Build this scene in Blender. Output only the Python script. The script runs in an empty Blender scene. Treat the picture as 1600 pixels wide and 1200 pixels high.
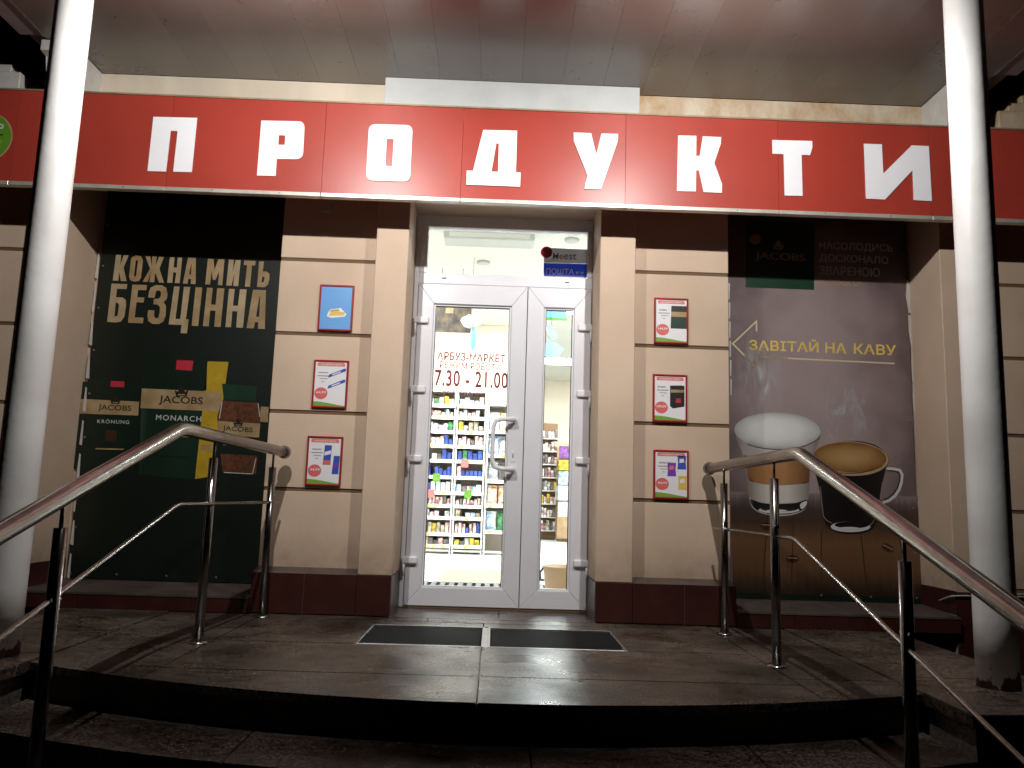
import bpy, bmesh, math, random
from mathutils import Vector, Matrix
random.seed(7)
sc = bpy.context.scene
C = sc.collection

# ---------------------------------------------------------------- camera
# world: X along the facade (right), Y into the shop, Z up; platform at z = 0, door face at y = 0
F_PX = 1242.6; CAM = Vector((0.5688, -5.292, 0.7281))
PITCH, YAW, ROLL = 0.14063, -0.01727, 0.03162
def cam_axes():
    cp, sp, cy, sy = math.cos(PITCH), math.sin(PITCH), math.cos(YAW), math.sin(YAW)
    f = Vector((-sy*cp, cy*cp, sp)); r = Vector((cy, sy, 0)); u = r.cross(f)
    c, s = math.cos(ROLL), math.sin(ROLL)
    return c*r + s*u, -s*r + c*u, f
R_, U_, F_ = cam_axes()
cd = bpy.data.cameras.new('camera'); cam = bpy.data.objects.new('camera', cd); C.objects.link(cam)
cd.sensor_width = 36; cd.lens = F_PX*36/1600; cd.clip_start = 0.05; cd.clip_end = 500
M3 = Matrix((R_, U_, -F_)).transposed()
cam.matrix_world = Matrix.Translation(CAM) @ M3.to_4x4()
sc.camera = cam
def hit(px, Y):
    """a photograph pixel -> the point where its sight line meets the vertical plane y = Y"""
    d = F_ + R_*((px[0]-800)/F_PX) - U_*((px[1]-600)/F_PX)
    return CAM + d*((Y-CAM.y)/d.y)

# ---------------------------------------------------------------- night sky
w = bpy.data.worlds.new('World'); sc.world = w; w.use_nodes = True
nt = w.node_tree; bg = nt.nodes['Background']
sky = nt.nodes.new('ShaderNodeTexSky'); sky.sky_type = 'NISHITA'; sky.sun_disc = False
sky.sun_elevation = math.radians(-9); sky.sun_rotation = math.radians(160)
nt.links.new(sky.outputs[0], bg.inputs[0]); bg.inputs[1].default_value = 0.05
sc.view_settings.view_transform = 'Standard'; sc.view_settings.look = 'None'
sc.view_settings.exposure = 0; sc.view_settings.gamma = 1
FLOOD_W = 190          # each of the two flood lamps under the canopy
SHOP_E = 120            # ceiling panels inside the shop

# ---------------------------------------------------------------- materials
def mat(name, col, rough=0.6, metal=0.0, var=0.0, vscale=4.0, bump=0.0, bscale=60.0, spec=0.5, col2=None, emit=0, rvar=0.0, detail=6, stretch=None, coat=0):
    m = bpy.data.materials.new(name); m.use_nodes = True
    n = m.node_tree.nodes; l = m.node_tree.links; p = n['Principled BSDF']
    p.inputs['Base Color'].default_value = (*col, 1); p.inputs['Roughness'].default_value = rough
    p.inputs['Metallic'].default_value = metal; p.inputs['Specular IOR Level'].default_value = spec
    if coat: p.inputs['Coat Weight'].default_value = coat; p.inputs['Coat Roughness'].default_value = .12
    if emit:
        p.inputs['Emission Color'].default_value = (*col, 1); p.inputs['Emission Strength'].default_value = emit
    if var or bump or rvar:
        tc = n.new('ShaderNodeTexCoord'); src = tc.outputs['Object']
        gm = n.new('ShaderNodeNewGeometry'); src = gm.outputs['Position']
        if stretch:
            mp = n.new('ShaderNodeMapping'); mp.inputs['Scale'].default_value = stretch; l.new(src, mp.inputs[0]); src = mp.outputs[0]
    if var or rvar:
        t = n.new('ShaderNodeTexNoise'); t.inputs['Scale'].default_value = vscale; t.inputs['Detail'].default_value = detail; t.inputs['Roughness'].default_value = .62
        l.new(src, t.inputs['Vector'])
    if var:
        r = n.new('ShaderNodeValToRGB'); c2 = col2 or tuple(c*(1-var) for c in col)
        r.color_ramp.elements[0].position = .36; r.color_ramp.elements[1].position = .64
        r.color_ramp.elements[0].color = (*c2, 1); r.color_ramp.elements[1].color = (*col, 1)
        l.new(t.outputs[0], r.inputs[0]); l.new(r.outputs[0], p.inputs['Base Color'])
    if rvar:
        mr = n.new('ShaderNodeMapRange'); mr.inputs[1].default_value = .3; mr.inputs[2].default_value = .7
        mr.inputs[3].default_value = max(.02, rough-rvar); mr.inputs[4].default_value = min(1, rough+rvar)
        l.new(t.outputs[0], mr.inputs[0]); l.new(mr.outputs[0], p.inputs['Roughness'])
    if bump:
        t2 = n.new('ShaderNodeTexNoise'); t2.inputs['Scale'].default_value = bscale; t2.inputs['Detail'].default_value = 4
        l.new(src, t2.inputs['Vector'])
        b = n.new('ShaderNodeBump'); b.inputs['Strength'].default_value = bump; b.inputs['Distance'].default_value = .01
        l.new(t2.outputs[0], b.inputs['Height']); l.new(b.outputs[0], p.inputs['Normal'])
    return m

def granite():
    m = mat('dark_granite', (.16,.13,.11), rough=.33, var=.1, bump=0)
    n = m.node_tree.nodes; l = m.node_tree.links; p = n['Principled BSDF']
    for x in list(n):
        if x.type in ('TEX_NOISE', 'VALTORGB'): n.remove(x)
    g = [x for x in n if x.type == 'NEW_GEOMETRY'][0]
    def noise(s, d, vec=None):
        t = n.new('ShaderNodeTexNoise'); t.inputs['Scale'].default_value = s; t.inputs['Detail'].default_value = d
        l.new(vec or g.outputs['Position'], t.inputs['Vector']); return t
    def ramp(t, a, b, ca, cb):
        r = n.new('ShaderNodeValToRGB'); e = r.color_ramp.elements
        e[0].position = a; e[1].position = b; e[0].color = (*ca, 1); e[1].color = (*cb, 1); l.new(t.outputs[0], r.inputs[0]); return r
    sp = ramp(noise(85, 5), .40, .64, (.022,.017,.014), (.215,.165,.13))
    mp = n.new('ShaderNodeMapping'); mp.inputs['Scale'].default_value = (1, 1.3, 1); l.new(g.outputs['Position'], mp.inputs[0])
    big = ramp(noise(2.1, 8, mp.outputs[0]), .36, .62, (.30,.28,.27), (1,1,1))
    mp2 = n.new('ShaderNodeMapping'); mp2.inputs['Scale'].default_value = (2.2, 5, 1); l.new(g.outputs['Position'], mp2.inputs[0])
    st = ramp(noise(5, 8, mp2.outputs[0]), .50, .66, (1,1,1), (.45,.41,.38))
    x1 = n.new('ShaderNodeMixRGB'); x1.blend_type = 'MULTIPLY'; x1.inputs[0].default_value = 1; l.new(sp.outputs[0], x1.inputs[1]); l.new(big.outputs[0], x1.inputs[2])
    x2 = n.new('ShaderNodeMixRGB'); x2.blend_type = 'MULTIPLY'; x2.inputs[0].default_value = 1; l.new(x1.outputs[0], x2.inputs[1]); l.new(st.outputs[0], x2.inputs[2])
    l.new(x2.outputs[0], p.inputs['Base Color'])
    rr = n.new('ShaderNodeMapRange'); rr.inputs[1].default_value = .35; rr.inputs[2].default_value = .65; rr.inputs[3].default_value = .2; rr.inputs[4].default_value = .48
    l.new(noise(3, 6).outputs[0], rr.inputs[0]); l.new(rr.outputs[0], p.inputs['Roughness'])
    b = n.new('ShaderNodeBump'); b.inputs['Strength'].default_value = .35; b.inputs['Distance'].default_value = .004
    l.new(noise(130, 3).outputs[0], b.inputs['Height']); l.new(b.outputs[0], p.inputs['Normal'])
    return m

def painted_wall():
    m = mat('beige_paint', (.62,.47,.34), rough=.78, bump=.10, bscale=70)
    n = m.node_tree.nodes; l = m.node_tree.links; p = n['Principled BSDF']
    g = [x for x in n if x.type == 'NEW_GEOMETRY'][0]
    t = n.new('ShaderNodeTexNoise'); t.inputs['Scale'].default_value = 2.4; t.inputs['Detail'].default_value = 7; l.new(g.outputs['Position'], t.inputs['Vector'])
    r = n.new('ShaderNodeValToRGB'); e = r.color_ramp.elements; e[0].position = .3; e[1].position = .7
    e[0].color = (.555,.415,.30,1); e[1].color = (.64,.487,.365,1); l.new(t.outputs[0], r.inputs[0])
    # splash dirt on the last half metre above the plinth
    sp = n.new('ShaderNodeSeparateXYZ'); l.new(g.outputs['Position'], sp.inputs[0])
    t2 = n.new('ShaderNodeTexNoise'); t2.inputs['Scale'].default_value = 9; t2.inputs['Detail'].default_value = 6; l.new(g.outputs['Position'], t2.inputs['Vector'])
    mr = n.new('ShaderNodeMapRange'); mr.inputs[1].default_value = .23; mr.inputs[2].default_value = .5; mr.inputs[3].default_value = 1.15; mr.inputs[4].default_value = .06; l.new(sp.outputs[2], mr.inputs[0])
    mm = n.new('ShaderNodeMath'); mm.operation = 'MULTIPLY'; l.new(mr.outputs[0], mm.inputs[0]); l.new(t2.outputs[0], mm.inputs[1])
    x = n.new('ShaderNodeMixRGB'); l.new(mm.outputs[0], x.inputs[0]); l.new(r.outputs[0], x.inputs[1]); x.inputs[2].default_value = (.22,.15,.10,1)
    l.new(x.outputs[0], p.inputs['Base Color'])
    return m

def column_paint():
    m = mat('column_white_paint', (.78,.78,.77), rough=.42, bump=.12, bscale=25)
    n = m.node_tree.nodes; l = m.node_tree.links; p = n['Principled BSDF']
    g = [x for x in n if x.type == 'NEW_GEOMETRY'][0]
    sp = n.new('ShaderNodeSeparateXYZ'); l.new(g.outputs['Position'], sp.inputs[0])
    mp = n.new('ShaderNodeMapping'); mp.inputs['Scale'].default_value = (1,1,.55); l.new(g.outputs['Position'], mp.inputs[0])
    t = n.new('ShaderNodeTexNoise'); t.inputs['Scale'].default_value = 26; t.inputs['Detail'].default_value = 5; l.new(mp.outputs[0], t.inputs['Vector'])
    mr = n.new('ShaderNodeMapRange'); mr.inputs[1].default_value = 0; mr.inputs[2].default_value = .17; mr.inputs[3].default_value = .42; mr.inputs[4].default_value = -.35; l.new(sp.outputs[2], mr.inputs[0])
    a = n.new('ShaderNodeMath'); a.operation = 'ADD'; l.new(t.outputs[0], a.inputs[0]); l.new(mr.outputs[0], a.inputs[1])
    r = n.new('ShaderNodeValToRGB'); e = r.color_ramp.elements; e[0].position = .68; e[1].position = .73; e[0].color = (0,0,0,1); e[1].color = (1,1,1,1); l.new(a.outputs[0], r.inputs[0])
    t3 = n.new('ShaderNodeTexNoise'); t3.inputs['Scale'].default_value = 3; l.new(g.outputs['Position'], t3.inputs['Vector'])
    rc = n.new('ShaderNodeValToRGB'); e = rc.color_ramp.elements; e[0].position=.35; e[1].position=.6; e[0].color = (.66,.65,.63,1); e[1].color = (.78,.78,.77,1); l.new(t3.outputs[0], rc.inputs[0])
    x = n.new('ShaderNodeMixRGB'); l.new(r.outputs[0], x.inputs[0]); l.new(rc.outputs[0], x.inputs[1]); x.inputs[2].default_value = (.09,.035,.015,1)
    l.new(x.outputs[0], p.inputs['Base Color'])
    return m

def glass():
    m = bpy.data.materials.new('clear_glass'); m.use_nodes = True; n = m.node_tree.nodes; l = m.node_tree.links
    n.remove(n['Principled BSDF']); o = n['Material Output']
    tr = n.new('ShaderNodeBsdfTransparent'); tr.inputs[0].default_value = (.93,.95,.94,1)
    gl = n.new('ShaderNodeBsdfGlossy'); gl.inputs['Roughness'].default_value = .03
    fr = n.new('ShaderNodeFresnel'); fr.inputs[0].default_value = 1.45
    mx = n.new('ShaderNodeMixShader'); l.new(fr.outputs[0], mx.inputs[0]); l.new(tr.outputs[0], mx.inputs[1]); l.new(gl.outputs[0], mx.inputs[2]); l.new(mx.outputs[0], o.inputs[0])
    return m

def translucent(name, col, amt=.5):
    m = bpy.data.materials.new(name); m.use_nodes = True; n = m.node_tree.nodes; l = m.node_tree.links
    p = n['Principled BSDF']; p.inputs['Base Color'].default_value = (*col, 1); p.inputs['Roughness'].default_value = .4
    t = n.new('ShaderNodeBsdfTranslucent'); t.inputs[0].default_value = (*col, 1)
    mx = n.new('ShaderNodeMixShader'); mx.inputs[0].default_value = amt
    l.new(p.outputs[0], mx.inputs[1]); l.new(t.outputs[0], mx.inputs[2]); l.new(mx.outputs[0], n['Material Output'].inputs[0])
    return m
def ramp_print(name, stops, axis=0, noise=0.0, nscale=6, radial=False, rough=.42, stretch=(1,1,1)):
    """printed artwork that shades across its own outline"""
    m = bpy.data.materials.new(name); m.use_nodes = True; n = m.node_tree.nodes; l = m.node_tree.links; p = n['Principled BSDF']
    p.inputs['Roughness'].default_value = rough
    tc = n.new('ShaderNodeTexCoord')
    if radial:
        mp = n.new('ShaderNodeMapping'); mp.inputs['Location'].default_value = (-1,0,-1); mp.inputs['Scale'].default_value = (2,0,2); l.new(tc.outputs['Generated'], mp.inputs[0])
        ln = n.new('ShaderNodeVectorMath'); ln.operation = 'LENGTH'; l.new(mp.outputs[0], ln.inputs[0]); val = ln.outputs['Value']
    else:
        sx = n.new('ShaderNodeSeparateXYZ'); l.new(tc.outputs['Generated'], sx.inputs[0]); val = sx.outputs[axis]
    if noise:
        t = n.new('ShaderNodeTexNoise'); t.inputs['Scale'].default_value = nscale; t.inputs['Detail'].default_value = 6; ms = n.new('ShaderNodeMapping'); ms.inputs['Scale'].default_value = stretch; l.new(tc.outputs['Object'], ms.inputs[0]); l.new(ms.outputs[0], t.inputs['Vector'])
        a = n.new('ShaderNodeMath'); a.operation = 'MULTIPLY_ADD'; a.inputs[1].default_value = noise; a.inputs[2].default_value = -noise/2; l.new(t.outputs[0], a.inputs[0])
        b = n.new('ShaderNodeMath'); b.operation = 'ADD'; l.new(val, b.inputs[0]); l.new(a.outputs[0], b.inputs[1]); val = b.outputs[0]
    r = n.new('ShaderNodeValToRGB'); e = r.color_ramp.elements
    while len(e) < len(stops): e.new(.5)
    for q, (pos, c) in zip(e, stops): q.position = pos; q.color = (*c, 1)
    l.new(val, r.inputs[0]); l.new(r.outputs[0], p.inputs['Base Color'])
    return m
def steam_print():
    m = bpy.data.materials.new('printed_steam'); m.use_nodes = True; n = m.node_tree.nodes; l = m.node_tree.links; p = n['Principled BSDF']
    p.inputs['Base Color'].default_value = (.62,.6,.6,1); p.inputs['Roughness'].default_value = .45
    tc = n.new('ShaderNodeTexCoord'); mp = n.new('ShaderNodeMapping'); mp.inputs['Location'].default_value = (-1,0,-1); mp.inputs['Scale'].default_value = (2,0,2); l.new(tc.outputs['Generated'], mp.inputs[0])
    ln = n.new('ShaderNodeVectorMath'); ln.operation = 'LENGTH'; l.new(mp.outputs[0], ln.inputs[0])
    mr = n.new('ShaderNodeMapRange'); mr.inputs[1].default_value = 0; mr.inputs[2].default_value = 1; mr.inputs[3].default_value = 1; mr.inputs[4].default_value = 0; l.new(ln.outputs['Value'], mr.inputs[0])
    t = n.new('ShaderNodeTexNoise'); t.inputs['Scale'].default_value = 5; t.inputs['Detail'].default_value = 4; t.inputs['Distortion'].default_value = 1.4
    ms = n.new('ShaderNodeMapping'); ms.inputs['Scale'].default_value = (2.6,1,.9); l.new(tc.outputs['Object'], ms.inputs[0]); l.new(ms.outputs[0], t.inputs['Vector'])
    m2 = n.new('ShaderNodeMapRange'); m2.inputs[1].default_value = .42; m2.inputs[2].default_value = .75; l.new(t.outputs[0], m2.inputs[0])
    mu = n.new('ShaderNodeMath'); mu.operation = 'MULTIPLY'; l.new(mr.outputs[0], mu.inputs[0]); l.new(m2.outputs[0], mu.inputs[1])
    l.new(mu.outputs[0], p.inputs['Alpha']); return m
def wood_print():
    m = mat('printed_wood', (.2,.085,.03), rough=.45, var=.55, vscale=3, stretch=(14,1,1.3), col2=(.075,.03,.012))
    return m

MT = {}
def M(k): return MT[k]
def add(k, *a, **kw): MT[k] = mat(k, *a, **kw)
MT['wall'] = painted_wall(); MT['granite'] = granite(); MT['column'] = column_paint(); MT['glass'] = glass(); MT['steam'] = steam_print()
MT['t_grey'] = translucent('t_grey', (.36,.34,.34), .16); MT['t_navy'] = translucent('t_navy', (.012,.03,.26), .35); MT['t_red'] = translucent('t_red', (.3,.02,.03))
MT['t_white'] = translucent('t_white', (.75,.78,.8))
MT['g_pack'] = ramp_print('g_pack', [(0,(.004,.012,.007)),(.06,(.018,.05,.028)),(.13,(.005,.018,.010)),(.6,(.007,.026,.014)),(1,(.004,.014,.008))])
MT['g_glass'] = ramp_print('g_glass', [(0,(.10,.085,.08)),(.10,(.34,.31,.29)),(.4,(.52,.49,.46)),(.7,(.44,.41,.39)),(.9,(.30,.27,.25)),(1,(.10,.085,.08))])
MT['g_latte'] = ramp_print('g_latte', [(0,(.14,.06,.02)),(.2,(.36,.17,.06)),(.6,(.42,.21,.08)),(1,(.12,.05,.018))], noise=.25)
MT['g_milk'] = ramp_print('g_milk', [(0,(.22,.19,.15)),(.25,(.55,.52,.46)),(.65,(.60,.57,.52)),(1,(.2,.17,.13))], noise=.1)
MT['g_foam'] = ramp_print('g_foam', [(0,(.82,.81,.78)),(.55,(.74,.74,.72)),(.85,(.56,.56,.55)),(1,(.40,.39,.39))], radial=True, noise=.35, nscale=9)
MT['g_crema'] = ramp_print('g_crema', [(0,(.50,.31,.13)),(.5,(.40,.23,.085)),(.85,(.27,.135,.04)),(1,(.19,.09,.03))], radial=True, noise=.4, nscale=12)
MT['g_espr'] = ramp_print('g_espr', [(0,(.10,.085,.08)),(.06,(.012,.009,.008)),(.5,(.006,.004,.004)),(.93,(.012,.009,.008)),(1,(.09,.075,.07))])
MT['g_table'] = ramp_print('g_table', [(0,(.012,.013,.009)),(.12,(.03,.017,.009)),(.3,(.115,.058,.027)),(.55,(.15,.076,.034)),(.72,(.06,.033,.019)),(.84,(.055,.036,.028)),(.92,(.11,.078,.074)),(.985,(.215,.165,.16))], axis=2, noise=.13, nscale=3, stretch=(11,1,1.1))
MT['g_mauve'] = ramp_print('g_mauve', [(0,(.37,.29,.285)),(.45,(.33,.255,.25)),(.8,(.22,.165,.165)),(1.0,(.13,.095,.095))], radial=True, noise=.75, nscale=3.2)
add('groove', (.155,.09,.045), .8)
add('plinth', (.052,.013,.009), .4, var=.35, vscale=6, bump=.06, bscale=40)
add('grout', (.3,.27,.24), .9, var=.4, vscale=20)
add('silltile', (.10,.075,.065), .42, var=.4, vscale=7, bump=.05)
add('red', (.375,.045,.029), .38, var=.12, vscale=2.0, bump=.02, bscale=3, spec=.5)
add('red2', (.368,.043,.028), .37, var=.14, vscale=1.4, bump=.02, bscale=3)
add('letterwhite', (.83,.83,.86), .42, var=.04, vscale=3)
add('metaltrim', (.72,.68,.6), .38, .55, var=.25, vscale=9)
add('browntrim', (.36,.27,.17), .5, .3, var=.3, vscale=9)
add('sheet', (.52,.54,.53), .5, var=.12, vscale=5, bump=.05, bscale=6)
add('upper', (.66,.58,.46), .55, var=.2, vscale=2.5, bump=.5, bscale=3.2, stretch=(1,1,.45))
add('rustwall', (.62,.54,.42), .75, var=.6, vscale=5, bump=.3, bscale=20, col2=(.42,.27,.14), stretch=(1,1,.7))
add('ceil', (.185,.155,.135), .29, var=.1, vscale=1.2, spec=1.0, rvar=.04, bump=.03, bscale=1.6)
add('ceil2', (.178,.148,.13), .30, var=.12, vscale=1.5, spec=1.0, rvar=.04, bump=.03, bscale=1.4)
add('plaster', (.6,.58,.54), .75, var=.25, vscale=4, bump=.2, bscale=30)
add('fascia', (.34,.28,.27), .5, var=.2, vscale=3)
add('pvc', (.72,.72,.76), .32, var=.06, vscale=3, bump=.015, bscale=15)
add('pvc2', (.76,.76,.79), .3)
add('gasket', (.03,.03,.03), .6)
add('chrome', (.38,.365,.35), .23, 1.0, var=.25, vscale=14, bump=.012, bscale=18)
add('chrome2', (.28,.265,.255), .2, 1.0, var=.2, vscale=9)
add('rubber', (.006,.006,.006), .85, var=.4, vscale=40, spec=.05)
add('ribrubber', (.010,.010,.010), .7, spec=.1)
add('alu', (.42,.42,.42), .35, .9, var=.3, vscale=30)
add('asphalt', (.045,.043,.042), .75, var=.4, vscale=3, bump=.5, bscale=80)
add('pave', (.07,.064,.06), .7, var=.35, vscale=5, bump=.3, bscale=70)
add('riser', (.075,.06,.05), .5, var=.4, vscale=12, bump=.15, bscale=90)
add('stone_side', (.15,.125,.105), .7, var=.45, vscale=30, bump=.5, bscale=60)
# print colours
add('p_green', (.0055,.0105,.0065), .42, var=.15, vscale=3, bump=.06, bscale=4)
add('p_green2', (.008,.036,.019), .4); add('p_green3', (.004,.014,.008), .4); add('p_greenrect', (.008,.04,.02), .42)
add('p_gold', (.43,.31,.17), .38, var=.35, vscale=9, col2=(.31,.205,.095)); add('p_goldlt', (.48,.365,.22), .4, var=.25, vscale=10)
add('p_yellow', (.50,.33,.02), .4, var=.2, vscale=14); add('p_red', (.5,.03,.05), .4); add('p_brown', (.16,.055,.025), .4, var=.6, vscale=60)
add('p_dark', (.02,.016,.012), .4); add('p_black', (.008,.006,.006), .4); add('p_white', (.75,.75,.75), .4); add('p_cream', (.55,.56,.55), .4, var=.12, vscale=10)
add('p_foam', (.56,.57,.58), .4, var=.15, vscale=8); add('p_latte', (.36,.17,.06), .4, var=.3, vscale=9); add('p_milk', (.5,.49,.45), .4)
add('p_crema', (.36,.2,.075), .4, var=.4, vscale=14, col2=(.22,.105,.03)); add('p_cremarim', (.46,.3,.16), .4)
add('p_mauve', (.29,.225,.225), .42, var=.38, vscale=2.6, col2=(.17,.125,.125), bump=.05, bscale=4)
add('p_goldtext', (.78,.57,.13), .4); add('p_glassline', (.6,.6,.6), .35); add('p_bean', (.05,.02,.008), .4); add('p_steam', (.27,.215,.21), .42)
add('p_arrow', (.68,.56,.36), .4)
add('p_greendk', (.004,.011,.007), .42)
add('paper', (.78,.77,.79), .35); add('framered', (.33,.02,.025), .3, var=.1); add('p_pink', (.72,.2,.17), .35); add('p_bubble', (.68,.14,.13), .35)
add('p_grass', (.2,.36,.05), .35); add('p_grey', (.25,.24,.26), .4); add('p_blue', (.14,.36,.72), .3); add('p_blue2', (.05,.09,.42), .35); add('p_purple', (.2,.05,.42), .35)
add('p_navy', (.012,.022,.22), .4); add('p_stick', (.5,.45,.42), .4); add('p_maroon', (.22,.015,.02), .4); add('p_ink', (.03,.02,.03), .4); add('p_darkred', (.22,.012,.008), .5)
add('p_lime', (.1,.25,.02), .45); add('p_cheese', (.7,.5,.1), .35)
# inside
add('tilefloor', (.66,.67,.65), .25, var=.06, vscale=6); add('inwall', (.85,.76,.63), .7, var=.05); add('inwall2', (.82,.78,.7), .7)
add('inceil', (.66,.66,.61), .7); add('shelf', (.62,.62,.6), .4); add('shelfback', (.55,.46,.37), .6); add('card', (.45,.33,.19), .8, var=.25, vscale=9)
add('bucket', (.42,.27,.14), .4); add('handlegrey', (.09,.1,.11), .5); add('wood', (.5,.33,.18), .55, var=.3, vscale=8); add('ductgrey', (.42,.43,.41), .5)
add('led', (.93,.97,1), .5, emit=SHOP_E); add('ribbon', (.25,.55,.72), .4); add('bagwhite', (.7,.68,.68), .4); add('posterdk', (.06,.05,.055), .4, var=.5, vscale=14, col2=(.2,.15,.1))
add('lampglass', (1,.98,.96), .4, emit=30); add('lampbody', (.05,.05,.05), .45)
PC = [(.05,.1,.5),(.1,.3,.65),(.7,.7,.72),(.35,.06,.05),(.6,.5,.35),(.62,.05,.04),(.75,.55,.05),(.15,.08,.05),(.08,.35,.12),(.75,.3,.05),(.3,.1,.4),(.55,.65,.75),(.2,.17,.15),(.6,.25,.25)]
for i, c in enumerate(PC): add('pack%d' % i, c, .35, var=.45, vscale=16, col2=((.75,.74,.7) if i % 2 else tuple(.25*x+.02 for x in c)), detail=2)

# ---------------------------------------------------------------- builders
def obj(name, bm, m, parent=None, smooth=False):
    me = bpy.data.meshes.new(name); bm.normal_update(); bm.to_mesh(me); bm.free()
    if m: me.materials.append(M(m) if isinstance(m, str) else m)
    if smooth:
        for p in me.polygons: p.use_smooth = True
    o = bpy.data.objects.new(name, me); C.objects.link(o)
    if parent is not None: o.parent = parent; o.matrix_parent_inverse = Matrix.Translation(-parent_loc(parent))
    return o
def parent_loc(p):
    v = Vector(p.location)
    return v
def thing(name, label, cat, loc=(0,0,0), group=None):
    o = bpy.data.objects.new(name, None); C.objects.link(o); o.location = loc; o.empty_display_size = .1
    o['label'] = label; o['category'] = cat
    if group: o['group'] = group
    return o
def tag(o, label, cat, group=None):
    o['label'] = label; o['category'] = cat
    if group: o['group'] = group
    return o
def struct(o): o['kind'] = 'structure'; return o
def bm_box(x0, x1, y0, y1, z0, z1, bev=0.0, bm=None, seg=1):
    own = bm is None; b2 = bmesh.new()
    r = bmesh.ops.create_cube(b2, size=1)
    for v in b2.verts: v.co = Vector((x0+(v.co.x+.5)*(x1-x0), y0+(v.co.y+.5)*(y1-y0), z0+(v.co.z+.5)*(z1-z0)))
    if bev: bmesh.ops.bevel(b2, geom=list(b2.edges), offset=bev, segments=seg, affect='EDGES', profile=.5)
    if own: return b2
    me = bpy.data.meshes.new('tmp'); b2.to_mesh(me); b2.free(); bm.from_mesh(me); bpy.data.meshes.remove(me); return bm
def box(name, x0, x1, y0, y1, z0, z1, m, parent=None, bev=0.0, seg=1):
    return obj(name, bm_box(x0, x1, y0, y1, z0, z1, bev, seg=seg), m, parent)
def bm_prism(poly, z0, z1, bev=0, bm=None):
    b = bm or bmesh.new()
    lo = [b.verts.new((x, y, z0)) for x, y in poly]; hi = [b.verts.new((x, y, z1)) for x, y in poly]
    n = len(poly)
    area = sum(poly[i][0]*poly[(i+1)%n][1]-poly[(i+1)%n][0]*poly[i][1] for i in range(n))
    fs = [b.faces.new(hi), b.faces.new(lo[::-1])]
    for i in range(n): fs.append(b.faces.new((lo[i], lo[(i+1)%n], hi[(i+1)%n], hi[i])))
    if area < 0:
        for f in fs: f.normal_flip()
    if bev:
        top = [e for e in b.edges if all(abs(v.co.z-z1) < 1e-6 for v in e.verts)]
        bmesh.ops.bevel(b, geom=top, offset=bev, segments=2, affect='EDGES')
    return b
def bm_tube(pts, rad, n=14, bm=None, caps=True):
    b = bm or bmesh.new(); P = [Vector(p) for p in pts]; rings = []
    R = rad if isinstance(rad, (list, tuple)) else [rad]*len(P)
    T = []
    for i in range(len(P)):
        a = (P[i]-P[i-1]).normalized() if i else (P[1]-P[0]).normalized()
        c = (P[i+1]-P[i]).normalized() if i < len(P)-1 else a
        T.append((a+c).normalized())
    up = Vector((0,0,1)) if abs(T[0].z) < .9 else Vector((1,0,0))
    s = T[0].cross(up).normalized()
    for i in range(len(P)):
        s = (s - T[i]*s.dot(T[i])).normalized(); q = T[i].cross(s)
        k = 1.0
        if 0 < i < len(P)-1:
            d1 = (P[i]-P[i-1]).normalized(); k = 1/max(.5, T[i].dot(d1))
        rings.append([b.verts.new(P[i]+(s*math.cos(2*math.pi*j/n)+q*math.sin(2*math.pi*j/n))*R[i]*k) for j in range(n)])
    for i in range(len(P)-1):
        for j in range(n):
            b.faces.new((rings[i][j], rings[i+1][j], rings[i+1][(j+1)%n], rings[i][(j+1)%n]))
    if caps: b.faces.new(rings[0]); b.faces.new(rings[-1][::-1])
    bmesh.ops.recalc_face_normals(b, faces=b.faces)
    return b
def tube(name, pts, rad, m, parent=None, n=14): 
    o = obj(name, bm_tube(pts, rad, n), m, parent)
    for p in o.data.polygons: p.use_smooth = len(p.vertices) == 4
    return o
def bm_sphere(c, r, bm=None, s=(1,1,1), seg=16):
    b = bm or bmesh.new(); 
    bmesh.ops.create_uvsphere(b, u_segments=seg, v_segments=seg//2, radius=r, matrix=Matrix.Translation(c) @ Matrix.Diagonal((*s,1)))
    return b
def lathe(name, c, prof, m, parent=None, n=24):
    b = bmesh.new(); rings = []
    for r, z in prof: rings.append([b.verts.new((c[0]+r*math.cos(2*math.pi*j/n), c[1]+r*math.sin(2*math.pi*j/n), c[2]+z)) for j in range(n)])
    for i in range(len(prof)-1):
        for j in range(n): b.faces.new((rings[i][j], rings[i][(j+1)%n], rings[i+1][(j+1)%n], rings[i+1][j]))
    b.faces.new(rings[-1]); b.faces.new(rings[0][::-1])
    bmesh.ops.recalc_face_normals(b, faces=b.faces)
    o = obj(name, b, m, parent)
    for p in o.data.polygons: p.use_smooth = len(p.vertices) == 4
    return o

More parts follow.
